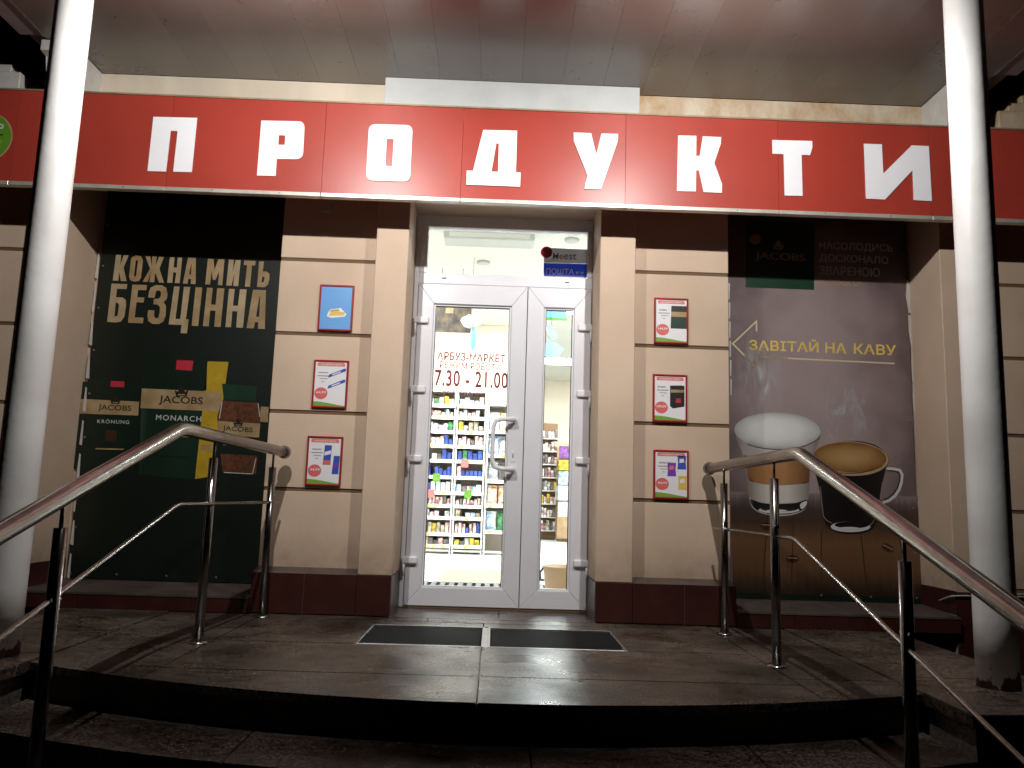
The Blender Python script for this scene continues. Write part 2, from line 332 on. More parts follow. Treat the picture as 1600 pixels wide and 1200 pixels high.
# --- flat print: outlines in photograph pixels laid on the vertical plane they are printed on
def plane_poly(name, px_rings, Y, m, parent, thick=0.0):
    """px_rings: list of rings (first outer, rest holes), filled as a 2D curve on plane y = Y"""
    cu = bpy.data.curves.new(name, 'CURVE'); cu.dimensions = '2D'; cu.fill_mode = 'BOTH' if thick else 'FRONT'
    for ring in px_rings:
        pts = [hit(p, Y) for p in ring]
        s = cu.splines.new('POLY'); s.points.add(len(pts)-1); s.use_cyclic_u = True
        for q, p in zip(s.points, pts): q.co = (p.x, p.z, 0, 1)
    cu.extrude = thick/2
    return curve_to_obj(name, cu, lambda v: Vector((v.x, Y-v.z, v.y)), m, parent)
def curve_to_obj(name, cu, fn, m, parent):
    t = bpy.data.objects.new('tmp', cu); C.objects.link(t)
    dg = bpy.context.evaluated_depsgraph_get(); me = bpy.data.meshes.new_from_object(t.evaluated_get(dg))
    bpy.data.objects.remove(t); bpy.data.curves.remove(cu)
    for v in me.vertices: v.co = fn(v.co)
    bm = bmesh.new(); bm.from_mesh(me); bpy.data.meshes.remove(me)
    bmesh.ops.recalc_face_normals(bm, faces=bm.faces)
    for f in bm.faces:
        f.smooth = False
    # flat print faces the street
    if all(abs(f.normal.y) > .99 for f in bm.faces):
        for f in bm.faces:
            if f.normal.y > 0: f.normal_flip()
    return obj(name, bm, m, parent)
def ptext(name, s, TL, TR, BL, Y, m, parent, bold=0.0, space=1.0, shear=0):
    cu = bpy.data.curves.new(name, 'FONT'); cu.body = s; cu.size = 1; cu.offset = bold; cu.space_character = space; cu.shear = shear
    cu.resolution_u = 4; cu.fill_mode = 'FRONT'
    t = bpy.data.objects.new('tmp', cu); C.objects.link(t)
    dg = bpy.context.evaluated_depsgraph_get(); me = bpy.data.meshes.new_from_object(t.evaluated_get(dg))
    bpy.data.objects.remove(t); bpy.data.curves.remove(cu)
    xs = [v.co.x for v in me.vertices]; ys = [v.co.y for v in me.vertices]
    x0, x1, y0, y1 = min(xs), max(xs), min(ys), max(ys)
    a, bx_, by_ = hit(TL, Y), hit(TR, Y)-hit(TL, Y), hit(BL, Y)-hit(TL, Y)
    for v in me.vertices:
        v.co = a + bx_*((v.co.x-x0)/(x1-x0)) + by_*((y1-v.co.y)/(y1-y0))
    bm = bmesh.new(); bm.from_mesh(me); bpy.data.meshes.remove(me)
    bm.normal_update()
    for f in bm.faces:
        if f.normal.y > 0: f.normal_flip()
    return obj(name, bm, m, parent)
def ell(cx, cy, rx, ry, n=36, a0=0, a1=360, tilt=0):
    out = []
    for i in range(n):
        a = math.radians(a0+(a1-a0)*i/(n if a1-a0 == 360 else n-1)); x, y = rx*math.cos(a), ry*math.sin(a)
        out.append((cx+x*math.cos(tilt)-y*math.sin(tilt), cy+x*math.sin(tilt)+y*math.cos(tilt)))
    return out
def pline(pts, w):
    """a ribbon outline along a pixel polyline"""
    L, Rr = [], []
    for i, p in enumerate(pts):
        a = pts[max(0, i-1)]; c = pts[min(len(pts)-1, i+1)]
        dx, dy = c[0]-a[0], c[1]-a[1]; d = math.hypot(dx, dy)
        if 0 < i < len(pts)-1:
            d1 = (p[0]-a[0], p[1]-a[1]); d2 = (c[0]-p[0], c[1]-p[1])
            n1 = math.hypot(*d1); n2 = math.hypot(*d2)
            tx, ty = d1[0]/n1+d2[0]/n2, d1[1]/n1+d2[1]/n2; tn = math.hypot(tx, ty); tx, ty = tx/tn, ty/tn
            k = 1/max(.35, abs(tx*d1[0]/n1+ty*d1[1]/n1))
        else: tx, ty, k = dx/d, dy/d, 1
        L.append((p[0]-ty*w/2*k, p[1]+tx*w/2*k)); Rr.append((p[0]+ty*w/2*k, p[1]-tx*w/2*k))
    return L + Rr[::-1]
def smooth(ring, k=4):
    n = len(ring); out = []
    for i in range(n):
        p0, p1, p2, p3 = ring[i-1], ring[i], ring[(i+1)%n], ring[(i+2)%n]
        for j in range(k):
            t = j/k
            out.append(tuple(.5*((2*p1[a])+(-p0[a]+p2[a])*t+(2*p0[a]-5*p1[a]+4*p2[a]-p3[a])*t*t+(-p0[a]+3*p1[a]-3*p2[a]+p3[a])*t**3) for a in (0,1)))
    return out
def crown(parent, cx, cy, s, Y, m):
    """the little crown over the name on the packs"""
    rings = [[(cx-1.0*s,cy-.15*s),(cx-.45*s,cy+.12*s),(cx-.5*s,cy-.5*s),(cx-.18*s,cy-.5*s),(cx-.18*s,cy-.85*s),(cx+.18*s,cy-.85*s),(cx+.18*s,cy-.5*s),(cx+.5*s,cy-.5*s),(cx+.45*s,cy+.12*s),(cx+1.0*s,cy-.15*s),(cx+.72*s,cy+.75*s),(cx-.72*s,cy+.75*s)],
             [(cx-.5*s,cy+.42*s),(cx+.5*s,cy+.42*s),(cx+.46*s,cy+.58*s),(cx-.46*s,cy+.58*s)]]
    plane_poly('crown_emblem', rings, Y, m, parent)

YS, YB, YSIGN = -.406, -.30, -.68

# ================================================================ THE SETTING
g = bmesh.new(); bmesh.ops.create_grid(g, x_segments=1, y_segments=1, size=120)
for v in g.verts: v.co.z = -.729; v.co.y -= 20
struct(obj('ground', g, 'asphalt'))

AX, AR = .65, 4.4
def arc_y(x, off=0.0):
    R = AR+off; return -2.34 - off + (R-math.sqrt(max(0, R*R-(x-AX)**2)))
XL, XR = -1.303, 2.303
def arc_pts(x0, x1, off, n=10): return [(x0+(x1-x0)*i/n, arc_y(x0+(x1-x0)*i/n, off)) for i in range(n+1)]
# platform core and its granite slabs
plat = struct(obj('platform', bm_prism([(XL,.14)]+arc_pts(XL, XR, -.03, 24)+[(XR,.14)], -.729, -.032), 'riser'))
g_ = .0022
def slab(poly, name='paving_slab', z1=0.0, par=plat, th=.03, m='granite'):
    return obj(name, bm_prism(poly, z1-th, z1, bev=.003), m, par)
def rect(x0, x1, y0, y1): return [(x0+g_, y0+g_), (x1-g_, y0+g_), (x1-g_, y1-g_), (x0+g_, y1-g_)]
xs = [XL, -.76, .53, 1.85, XR]
MX0, MX1, MY0, MY1 = -.085, 1.245, -1.285, -.70     # recess of the two mats
for a, b in zip(xs[:-1], xs[1:]):
    front = arc_pts(a+g_, b-g_, 0, 8)
    yj = -1.92 if b < 1.9 else -1.80
    if a < -1: yj = -1.56
    slab([(b-g_, yj-g_), (a+g_, yj-g_)][::-1] and ([(a+g_, yj-g_)] + front + [(b-g_, yj-g_)]))
    if a < -1 or b > 1.9: slab(rect(a, b, yj, -.455))
slab(rect(-.76, MX0, MY0, -.565)); slab(rect(MX1, 1.85, MY0, -.565))
slab(rect(-.76, .53, -1.92, MY0)); slab(rect(.53, 1.85, -1.92, MY0))
slab(rect(MX0, .53, MY1, -.565)); slab(rect(.53, MX1, MY1, -.565))
slab(rect(-.76, .2, -.565, -.425)); slab(rect(.2, 1.3, -.565, -.425)); slab(rect(1.3, 1.85, -.565, -.425))
slab(rect(-.03, .62, -.425, .1)); slab(rect(.62, 1.19, -.425, .1))
# curved steps down to the pavement
for i in range(1, 5):
    z = -.145*i
    st = struct(obj('step', bm_prism([(XL, arc_y(XL, .33*(i-1))+.05)]+arc_pts(XL, XR, .33*i-.03, 24)+[(XR, arc_y(XR, .33*(i-1))+.05)], -.729, z-.032), 'riser'))
    cuts = [XL, -.28, .72, 1.52, XR] if i % 2 else [XL, -.7, .2, 1.15, XR]
    for a, b in zip(cuts[:-1], cuts[1:]):
        back = [(x, arc_y(x, .33*(i-1)-.03)-.002) for x in [b-g_, (a+b)/2, a+g_]]
        slab(arc_pts(a+g_, b-g_, .33*i, 8)+back, 'tread_slab', z, st)
# the stone cheeks that carry the columns
for nm, x0, x1, yf0, yf1 in (('cheek_wall', XL-.70, XL-.006, -2.26, -2.34), ('cheek_wall', XR+.006, 2.97, -2.34, -2.26)):
    ck = struct(obj(nm, bm_prism([(x0+.02, -.45), (x0+.02, yf0+.02), (x1-.02, yf1+.02), (x1-.02, -.45)], -.729, -.042), 'stone_side'))
    ys_ = [-.455, -1.15, -1.72]
    for k in range(2):
        slab([(x0, ys_[k]-g_), (x0, ys_[k+1]+g_), (x1, ys_[k+1]+g_), (x1, ys_[k]-g_)], 'cap_slab', .004, ck, .044)
    slab([(x0, ys_[2]-g_), (x0, yf0), (x1, yf1), (x1, ys_[2]-g_)], 'cap_slab', .004, ck, .044)
# pavement apron
pv = struct(box('pavement', -8, 9, -12, -3.66, -.727, -.722, 'pave'))

# ================================================================ SHOP BUILDING
B = thing('shop_building', 'beige plastered shop front with brown grooves and dark brown tiled plinth', 'building')
strips = [(-.235,-.03), (1.19,1.415), (-2.40,-2.18), (3.375,3.60)]
blocks = [(-.86,-.235,False), (1.415,2.04,False), (-4.6,-2.40,True), (3.60,6.0,True)]
for a, b in strips: box('pilaster', a, b, YS, .118, .237, 3.16, 'wall', B, .004)
gz = [.247, .731, 1.212, 1.712, 2.198, 2.69, 3.16]
for a, b, outer in blocks:
    core = box('wall_core', a+.003, b-.003, YB+.008, .1, .2, 3.15, 'groove', B)
    for z0, z1 in zip(gz[:-1], gz[1:]):
        e0 = a if not outer or a > 0 else a; 
        box('wall_course', a+(.001), b-.001, YB, YB+.03, z0+.0115, z1-.0115, 'wall', core, .0025)
# bays behind the banners: back wall and sills
for a, b in ((-2.18,-.86), (2.04,3.375)):
    box('bay_back', a, b, .0, .1, .09, 3.16, 'wall', B)
    s = obj('bay_sill', bm_prism([(a-.0,-.452),(b+.0,-.452),(b,.0),(a,.0)], .0, .088), 'plinth', B)
    nt_ = 4; w_ = (b-a)/nt_
    for k in range(nt_):
        t = bmesh.new(); x0, x1 = a+k*w_+.0015, a+(k+1)*w_-.0015
        for (x, y, z) in ((x0,-.462,.085),(x1,-.462,.085),(x1,-.001,.108),(x0,-.001,.108)): t.verts.new((x,y,z))
        t.faces.new(t.verts[:]); ex = bmesh.ops.extrude_face_region(t, geom=t.faces[:])
        for v in [q for q in ex['geom'] if isinstance(q, bmesh.types.BMVert)]: v.co.z += .012
        bmesh.ops.recalc_face_normals(t, faces=t.faces)
        obj('sill_tile', t, 'silltile', s)
        box('plinth_tile', x0, x1, -.458, -.452, .004, .082, 'plinth', s, .001)
# plinth tiles under pilasters and blocks
def plinth(x0, x1, tiles, y=YS-.012, ledge=None, z0=0):
    p = box('plinth', x0+.001, x1-.001, y+.008, .11, z0-.02, .234, 'grout', B)
    w_ = (x1-x0)/tiles
    for k in range(tiles): box('plinth_tile', x0+k*w_+.0012, x0+(k+1)*w_-.0012, y, y+.009, z0+.004, .236, 'plinth', p, .0012)
    return p
p = plinth(-.235, -.03, 1); box('plinth_tile', -.0325, -.0285, YS+.0, -.015, .004, .234, 'silltile', p)
p = plinth(1.19, 1.415, 1); box('plinth_tile', 1.1885, 1.1925, YS+.0, -.015, .004, .234, 'silltile', p)
for a, b, n_ in ((-.86,-.235,2), (1.415,2.04,2)):
    p = plinth(a, b, n_)
    t = bmesh.new()                                   # sloping mortar ledge between plinth and wall
    pr = [(YS-.01,.2345), (YB-.004,.262), (YB+.02,.262), (YB+.02,.2345)]
    A = [t.verts.new((a+.004,y,z)) for y,z in pr]; D = [t.verts.new((b-.004,y,z)) for y,z in pr]
    for i in range(4): t.faces.new((A[i],A[(i+1)%4],D[(i+1)%4],D[i]))
    t.faces.new(A[::-1]); t.faces.new(D); bmesh.ops.recalc_face_normals(t, faces=t.faces)
    obj('plinth_ledge', t, 'silltile', p)
p = plinth(-2.42, -2.18, 1, z0=-.72); box('plinth_tile', -2.182, -2.176, YS-.012, -.002, .112, .246, 'plinth', p)
p = plinth(3.375, 3.62, 1, z0=-.72); box('plinth_tile', 3.371, 3.377, YS-.012, -.002, .112, .246, 'plinth', p)
plinth(-4.6, -2.42, 6, z0=-.72); plinth(3.62, 6.0, 6, z0=-.72)
# lintel over the door, wall above the sign
box('lintel', -.03, 1.19, YS+.012, .118, 2.645, 3.16, 'wall', B)
box('upper_wall', -2.18, 1.415, -.375, -.25, 2.70, 3.378, 'upper', B)
box('upper_wall', 1.415, 3.375, -.372, -.25, 2.70, 3.378, 'rustwall', B)
pn = box('white_cladding', -.225, 1.42, -.475, -.377, 2.60, 3.379, 'sheet', B, .002)
# roof edge beyond the canopy
for x0, x1, z1 in ((-4.6,-2.2,3.2), (3.39,6.0,3.2)): box('parapet', x0, x1, -.30, -.1, 3.161, z1, 'plaster', B)
box('roof', -4.6, 6.0, .12, 10.6, 3.22, 3.35, 'plaster', B)
# shell of the room behind the door
sh = box('shop_floor', -3.4, 5.0, .101, 10.2, -.06, -.002, 'tilefloor', B)
n_ = 0
for i in range(12):
    for j in range(9):
        x0 = -1.2+i*.42; y0 = .13+j*.62
        if x0 > 3.4: continue
        box('floor_tile', x0+.002, x0+.418, y0+.002, y0+.618, -.002, .004, 'tilefloor', sh, 0)
box('shop_ceiling', -3.4, 5.0, .119, 10.2, 3.02, 3.1, 'inceil', B)
box('inner_wall', -3.5, -3.4, .12, 10.2, -.06, 3.1, 'inwall', B); box('inner_wall', 5.0, 5.1, .12, 10.2, -.06, 3.1, 'inwall2', B)
box('inner_wall', -3.5, 5.1, 10.2, 10.3, -.06, 3.1, 'inwall', B)
box('inner_wall', -3.4, -.035, .119, .14, -.0, 3.02, 'inwall2', B); box('inner_wall', 1.195, 5.0, .119, .14, 0, 3.02, 'inwall2', B)
box('inner_wall', -.035, 1.195, .119, .14, 2.66, 3.02, 'inwall2', B)
box('partition', -3.4, .92, 5.3, 5.38, 0, 3.02, 'inwall', B)

# pale stepped cornices of the neighbouring roofs, left and right
for lab, pts in (('stepped pale cornice block above the sign beside the green round emblem', [((-90,96),(19,97)),((-90,107),(33,109))]),
                 ('stained stepped cornice block above the sign beside the last sign letter', [((1595,138),(2300,152)),((1575,160),(2300,180)),((1560,172),(2300,190))])):
    t = thing('roof_cornice', lab, 'cornice', (hit(pts[0][0],-.5).x, -.4, 3.1))
    for k, (pa, pb) in enumerate(pts):
        yk = -.44-.035*k; A, Bq = hit(pa, yk), hit(pb, yk)
        box('cornice_block', A.x, Bq.x, yk, -.302, 3.165, A.z, 'plaster' if A.x < 0 else 'rustwall', t, .006)

# ================================================================ CANOPY
K = thing('canopy', 'glossy canopy ceiling of long plastic panels over the shop entrance', 'canopy')
CX0, CX1, CY0, CZ = -2.235, 3.545, -3.05, 3.38
nP = 22; w_ = (CX1-CX0)/nP
for i in range(nP):
    box('ceiling_panel', CX0+i*w_+.0004, CX0+(i+1)*w_-.0004, CY0, -.376, CZ+random.uniform(0,.0006), CZ+.012, ('ceil','ceil2')[i%2], K, .0004)
box('canopy_slab', CX0-.12, CX1+.12, CY0-.1, -.376, CZ+.035, CZ+.30, 'fascia', K)
for x0, x1 in ((CX0-.14, CX0-.004), (CX1+.004, CX1+.14)):
    box('edge_beam', x0, x1, CY0-.1, -.79, CZ+.004, CZ+.034, 'fascia', K)
    e = CX0 if x0 < 0 else CX1
    box('edge_trim', e-.008, e+.008, CY0, -.79, CZ-.004, CZ+.003, 'alu', K)
box('edge_beam', CX0, CX1, CY0-.1, CY0-.004, CZ-.10, CZ+.034, 'fascia', K)
# plaster consoles that carry it
for x0, x1, cm in ((-2.262,-2.085,'plaster'), (3.315,3.50,'plaster')):
    b = bmesh.new(); pr = [(-.376,2.75),(-.50,2.75),(-.60,2.95),(-.655,3.12),(-.685,3.24),(-.70,3.30),(-.76,3.31),(-.76,3.375),(-.376,3.375)]
    A = [b.verts.new((x0,y,z)) for y,z in pr]; D = [b.verts.new((x1,y,z)) for y,z in pr]; n_ = len(pr)
    for i in range(n_): b.faces.new((A[i],A[(i+1)%n_],D[(i+1)%n_],D[i]))
    b.faces.new(A[::-1]); b.faces.new(D); bmesh.ops.recalc_face_normals(b, faces=b.faces)
    obj('console', b, cm, K)
# columns
for x, y, lab in ((-1.487,-1.79,'round white steel column on the stone cheek beside the green coffee banner'), (2.70,-1.87,'round white steel column with a rusty foot beside the brown coffee banner')):
    t = thing('white_column', lab, 'column', (x,y,.004), 'columns carrying the canopy')
    pts = [(x, y, .004+(CZ-.006)*k/12) for k in range(13)]
    tube('shaft', pts, .079 if x < 0 else .083, 'column', t, 40)
    lathe('cap_ring', (x,y,CZ-.02), [(.084,0),(.098,.004),(.098,.016)], 'column', t, 32)

# flood lamps hung under the front of the canopy
for x, lab in ((-.38,'black flood lamp under the canopy on the side of the green banner'), (1.46,'black flood lamp under the canopy on the side of the brown banner')):
    y, z = -2.40, 3.03; s = -1 if x < .5 else 1
    t = thing('flood_lamp', lab, 'lamp', (x,y,CZ), 'flood lamps under the canopy')
    box('housing', x-.11, x+.11, y-.075, y-.03, z-.075, z+.075, 'lampbody', t, .008)
    for k in range(5): box('cooling_fin', x-.09+k*.04, x-.08+k*.04, y-.095, y-.074, z-.06, z+.06, 'lampbody', t)
    box('lens', x-.095, x+.095, y-.031, y-.027, z-.06, z+.06, 'lampglass', t)
    box('added_visor', x-.125, x+.125, y-.05, y+.10, z+.079, z+.083, 'lampbody', t)  # unseen plate, added to keep the beam off the canopy ceiling
    b = bm_tube([(x-.12,y-.05,z),(x-.12,y-.05,z+.16),(x+.12,y-.05,z+.16),(x+.12,y-.05,z)], .008, 8); obj('bracket', b, 'lampbody', t)
    tube('hanger', [(x,y-.05,z+.16),(x,y-.05,CZ)], .012, 'lampbody', t, 10)
    ld = bpy.data.lights.new('flood_beam', 'SPOT'); ld.energy = FLOOD_W; ld.color = (1,.965,.93); ld.spot_size = math.radians(140); ld.spot_blend = .7; ld.shadow_soft_size = .018
    lo = bpy.data.objects.new('flood_beam', ld); C.objects.link(lo); lo.location = (x, y, z); lo.parent = t; lo.matrix_parent_inverse = Matrix.Translation(-Vector(t.location))
    d = Vector((.50*s, 1.7, -.98)); lo.rotation_euler = d.to_track_quat('-Z','Y').to_euler()

# ================================================================ SIGN
S = thing('shop_sign', 'long red shop sign with white block letters reading ПРОДУКТИ', 'sign', (.6,YSIGN,2.475))
seams = [-4.3,-3.35,-2.40,-1.47,-.54,.30,1.30,2.24,3.18,4.12,5.2]
for i, (a, b) in enumerate(zip(seams[:-1], seams[1:])):
    box('sign_panel', a+.001, b-.001, YSIGN+random.uniform(0,.002), YSIGN+.03, 2.504, 3.083, ('red','red2')[i%2], S)
box('top_trim', -4.3, 5.2, YSIGN-.006, YSIGN+.04, 3.0835, 3.094, 'browntrim', S)
for i, (a, b) in enumerate(zip(seams[:-1], seams[1:])):
    box('bottom_trim', a+.0015, b-.0015, YSIGN-.010, YSIGN+.035, 2.479, 2.5035, 'metaltrim', S, .002)
    for k in range(2): box('rivet', a+.28+k*.4, a+.285+k*.4, YSIGN-.0125, YSIGN-.009, 2.489, 2.495, 'groove', S)
for x in (-3.5,-1.9,-.5,1.7,3.0,4.5): box('standoff', x, x+.03, YSIGN+.03, YB, 2.95, 2.98, 'alu', S)
def cr(pts, ox, oy, s): return [(ox+x/s, oy+y/s) for x, y in pts]
s6 = 6.154
def rnd(ring, idx, r):
    """replace the corners idx of a pixel ring by small arcs"""
    out = []; n = len(ring)
    for i, p in enumerate(ring):
        if i not in idx: out.append(p); continue
        a, c = ring[i-1], ring[(i+1)%n]
        def to(q): d = math.hypot(q[0]-p[0], q[1]-p[1]); return (p[0]+(q[0]-p[0])*r/d, p[1]+(q[1]-p[1])*r/d)
        A, D = to(a), to(c)
        for k in range(7):
            t = k/6; out.append(((1-t)**2*A[0]+2*t*(1-t)*p[0]+t*t*D[0], (1-t)**2*A[1]+2*t*(1-t)*p[1]+t*t*D[1]))
    return out
LET = [
 [cr([(122,78),(543,88),(490,610),(312,606),(355,215),(288,212),(243,604),(65,600)],220,170,s6)],
 [rnd(cr([(1160,114),(1578,122),(1558,486),(1308,483),(1297,647),(1117,642)],220,170,s6),(1,2),11), cr([(1328,256),(1390,257),(1385,348),(1322,346)],220,170,s6)],
 [rnd(cr([(102,86),(523,97),(497,640),(72,626)],560,180,s6),(0,1,2,3),11), cr([(274,230),(340,232),(325,492),(260,489)],560,180,s6)],
 [cr([(1200,142),(1527,150),(1515,550),(1560,552),(1555,688),(1038,668),(1042,533),(1102,535)],560,180,s6), cr([(1327,272),(1350,273),(1342,545),(1280,543)],560,180,s6)],
 [cr([(101,106),(268,112),(318,320),(368,116),(528,120),(524,190),(362,652),(205,648),(212,600),(236,520),(102,185)],880,190,s6)],
 [cr([(1105,134),(1280,138),(1278,330),(1312,331),(1342,143),(1518,150),(1514,215),(1452,398),(1526,600),(1526,686),(1350,678),(1305,470),(1278,469),(1275,673),(1093,668)],880,190,s6)],
 [cr([(40,116),(425,126),(426,190),(404,262),(322,258),(332,654),(160,650),(150,252),(42,248)],1200,200,s6)],
 [cr([(922,152),(1094,158),(1108,440),(1380,168),(1545,175),(1575,704),(1402,694),(1390,405),(1125,688),(942,680)],1200,200,s6)],
]
for rings in LET: plane_poly('letter', rings, YSIGN-.004, 'letterwhite', S, .004)
# round green emblem at the end of the sign (only its edge is in the photograph)
e = hit((-22,214), YSIGN-.004); er = .158
def disc(name, c, r, y, m, par, n=48):
    b = bmesh.new(); b.faces.new([b.verts.new((c.x+r*math.cos(2*math.pi*i/n), y, c.z+r*math.sin(2*math.pi*i/n))) for i in range(n)]); b.normal_update()
    for f in b.faces:
        if f.normal.y > 0: f.normal_flip()
    return obj(name, b, m, par)
em = disc('emblem', e, er, YSIGN-.003, 'p_gold', S); disc('emblem_face', e, er-.008, YSIGN-.0045, 'p_lime', em)
plane_poly('emblem_mark', [pline([(-8,198),(0,194),(5,196),(4,200),(-2,200)],2.2)], YSIGN-.006, 'p_cream', em)
plane_poly('emblem_mark', [pline([(-14,212),(0,210.5),(5,211)],2)], YSIGN-.006, 'p_black', em)
plane_poly('emblem_mark', [pline([(-10,224),(0,222),(3,219)],2)], YSIGN-.006, 'p_grass', em)

# ================================================================ DOOR
D = thing('entrance_door', 'white plastic double door with glass panes and a glazed transom', 'door', (.58,0,0))
zt = 2.22
def frame_part(name, x0, x1, y0, y1, z0, z1, par, m='pvc', bev=.004): return box(name, x0, x1, y0, y1, z0, z1, m, par, bev)
frame_part('frame_jamb', -.028, .004, -.012, .07, .004, 2.632, D); frame_part('frame_jamb', 1.183, 1.188, -.012, .07, .004, 2.632, D)
frame_part('frame_head', .0045, 1.1825, -.012, .07, 2.552, 2.632, D); frame_part('frame_transom', .0045, 1.1825, -.012, .07, 2.148, 2.222, D)
frame_part('frame_jamb', .0045, .053, -.0121, .0695, 2.2225, 2.5515, D); frame_part('frame_jamb', 1.152, 1.1825, -.0121, .0695, 2.2225, 2.5515, D)
box('threshold', .0, 1.186, -.015, .08, .001, .013, 'groove', D)
tp = box('transom_pane', .05, 1.155, .028, .032, 2.218, 2.556, 'glass', D)
for x in (.16, 1.0): box('drain_cap', x, x+.03, -.0155, -.0125, 2.185, 2.192, 'gasket', D, .001)
def leaf(x0, x1, gx0, gx1, lab, right):
    z0, z1, gz0, gz1 = .016, 2.144, .132, 2.008
    L = obj('door_leaf', bmesh.new(), None, D)
    # mitred profile: four bars cut at 45 degrees
    me = bmesh.new()
    o = [(x0,z0),(x1,z0),(x1,z1),(x0,z1)]; i_ = [(gx0,gz0),(gx1,gz0),(gx1,gz1),(gx0,gz1)]
    gap = .0006
    bm = me
    for k in range(4):
        a, b, c, d = o[k], o[(k+1)%4], i_[(k+1)%4], i_[k]
        ctr = ((a[0]+b[0]+c[0]+d[0])/4, (a[1]+b[1]+c[1]+d[1])/4)
        q = []
        for p in (a,b,c,d):
            q.append(p)
        # pull in along the bar for the mitre joint
        def mv(p, r): 
            dd = (b[0]-a[0], b[1]-a[1]); n = math.hypot(*dd); return (p[0]+dd[0]/n*r, p[1]+dd[1]/n*r)
        q = [mv(a,gap), mv(b,-gap), mv(c,-gap), mv(d,gap)]
        fr = [bm.verts.new((x,-.022,z)) for x,z in q]; bk = [bm.verts.new((x,.05,z)) for x,z in q]
        # bevelled inner lip
        bm.faces.new(fr); bm.faces.new(bk[::-1])
        for j in range(4): bm.faces.new((fr[j],bk[j],bk[(j+1)%4],fr[(j+1)%4]))
    bmesh.ops.recalc_face_normals(bm, faces=bm.faces)
    bmesh.ops.bevel(bm, geom=[e for e in bm.edges if abs(e.verts[0].co.y+.022)<1e-5 and abs(e.verts[1].co.y+.022)<1e-5], offset=.003, segments=1, affect='EDGES')
    bpy.data.objects.remove(L)
    L = obj('door_leaf', bm, 'pvc', D)
    # glazing bead, gasket and pane
    for (a,b,c,d) in ((gx0,gx0+.012,gz0,gz1),(gx1-.012,gx1,gz0,gz1),(gx0+.0122,gx1-.0122,gz0,gz0+.012),(gx0+.0122,gx1-.0122,gz1-.012,gz1)):
        box('glazing_bead', a+.0004, b-.0004, -.006, .02, c+.0004, d-.0004, 'pvc2', L)
    for (a,b,c,d) in ((gx0+.012,gx0+.0165,gz0+.012,gz1-.012),(gx1-.0165,gx1-.012,gz0+.012,gz1-.012),(gx0+.0166,gx1-.0166,gz1-.0165,gz1-.012)):
        box('gasket', a+.0002, b, .0, .02, c, d, 'gasket', L)
    box('pane', gx0+.002, gx1-.002, .0205, .0245, gz0+.002, gz1-.002, 'glass', L)
    # hinges on the outer edge
    hx = x0-.022 if not right else x1-.006
    for hz in ((1.885,1.415,.955,.30) if not right else (1.87,1.42,.975,.31)):
        b = bm_box(min(hx, hx), hx+.10 if not right else hx+.012, -.048, -.0225, hz-.020, hz+.026, .009, seg=2) if not right else bm_box(x1-.088, x1+.010, -.048, -.0225, hz-.020, hz+.026, .009, seg=2)
        h = obj('hinge', b, 'pvc2', L)
    return L
LL = leaf(.006, .7465, .114, .642, '', False); RL = leaf(.7515, 1.182, .864, 1.07, '', True)
for hz in (1.885,1.415,.955,.30): tube('hinge_pin', [(-.003,-.036,hz-.018),(-.003,-.036,hz-.095)], .0085, 'pvc2', LL, 10)
for hz in (1.87,1.42,.975,.31): tube('hinge_pin', [(1.181,-.036,hz-.018),(1.181,-.036,hz-.095)], .0085, 'pvc2', RL, 10)
box('meeting_seal', .7435, .7545, .012, .03, .02, 2.14, 'gasket', RL)
# pull handle: standoffs from the stile, grip bowed over the glass
hp = []
zu, zl_, xa, xg = 1.232, .905, .685, .545
ctrl = [(xa,-.022,zu),(xa-.01,-.075,zu),(xg+.06,-.085,zu),(xg+.015,-.085,zu-.012),(xg,-.085,zu-.06),(xg,-.085,zl_+.06),(xg+.015,-.085,zl_+.012),(xg+.06,-.085,zl_),(xa-.01,-.075,zl_),(xa,-.022,zl_)]
tube('pull_handle', ctrl, .0145, 'pvc2', LL, 14)
for z in (zu, zl_): obj('handle_rose', bm_tube([(xa,-.0222,z),(xa,-.028,z)], .024, 16), 'pvc2', LL)
box('lock_plate', .668, .694, -.0262, -.0222, .955, 1.035, 'pvc2', LL, .003); box('keyhole', .678, .684, -.0272, -.0255, .98, 1.01, 'gasket', LL)
# opening hours lettered on the pane
YP = .0195
ptext('lettering', 'АРБУЗ-МАРКЕТ', (684,549), (790,554), (683,562), YP, 'p_darkred', LL, .022, 1.06)
ptext('lettering', 'РЕЖИМ РОБОТИ:', (688,564), (786,569), (687,575), YP, 'p_darkred', LL, .014, 1.12)
ptext('lettering', '7.30 - 21.00', (680,577), (794,582), (679,603), YP, 'p_darkred', LL, .02, 1.1)
ptext('lettering', 'БЕЗ ВИХІДНИХ', (692,607), (776,611), (691,617), YP, 'p_darkred', LL, .0, 1.08)

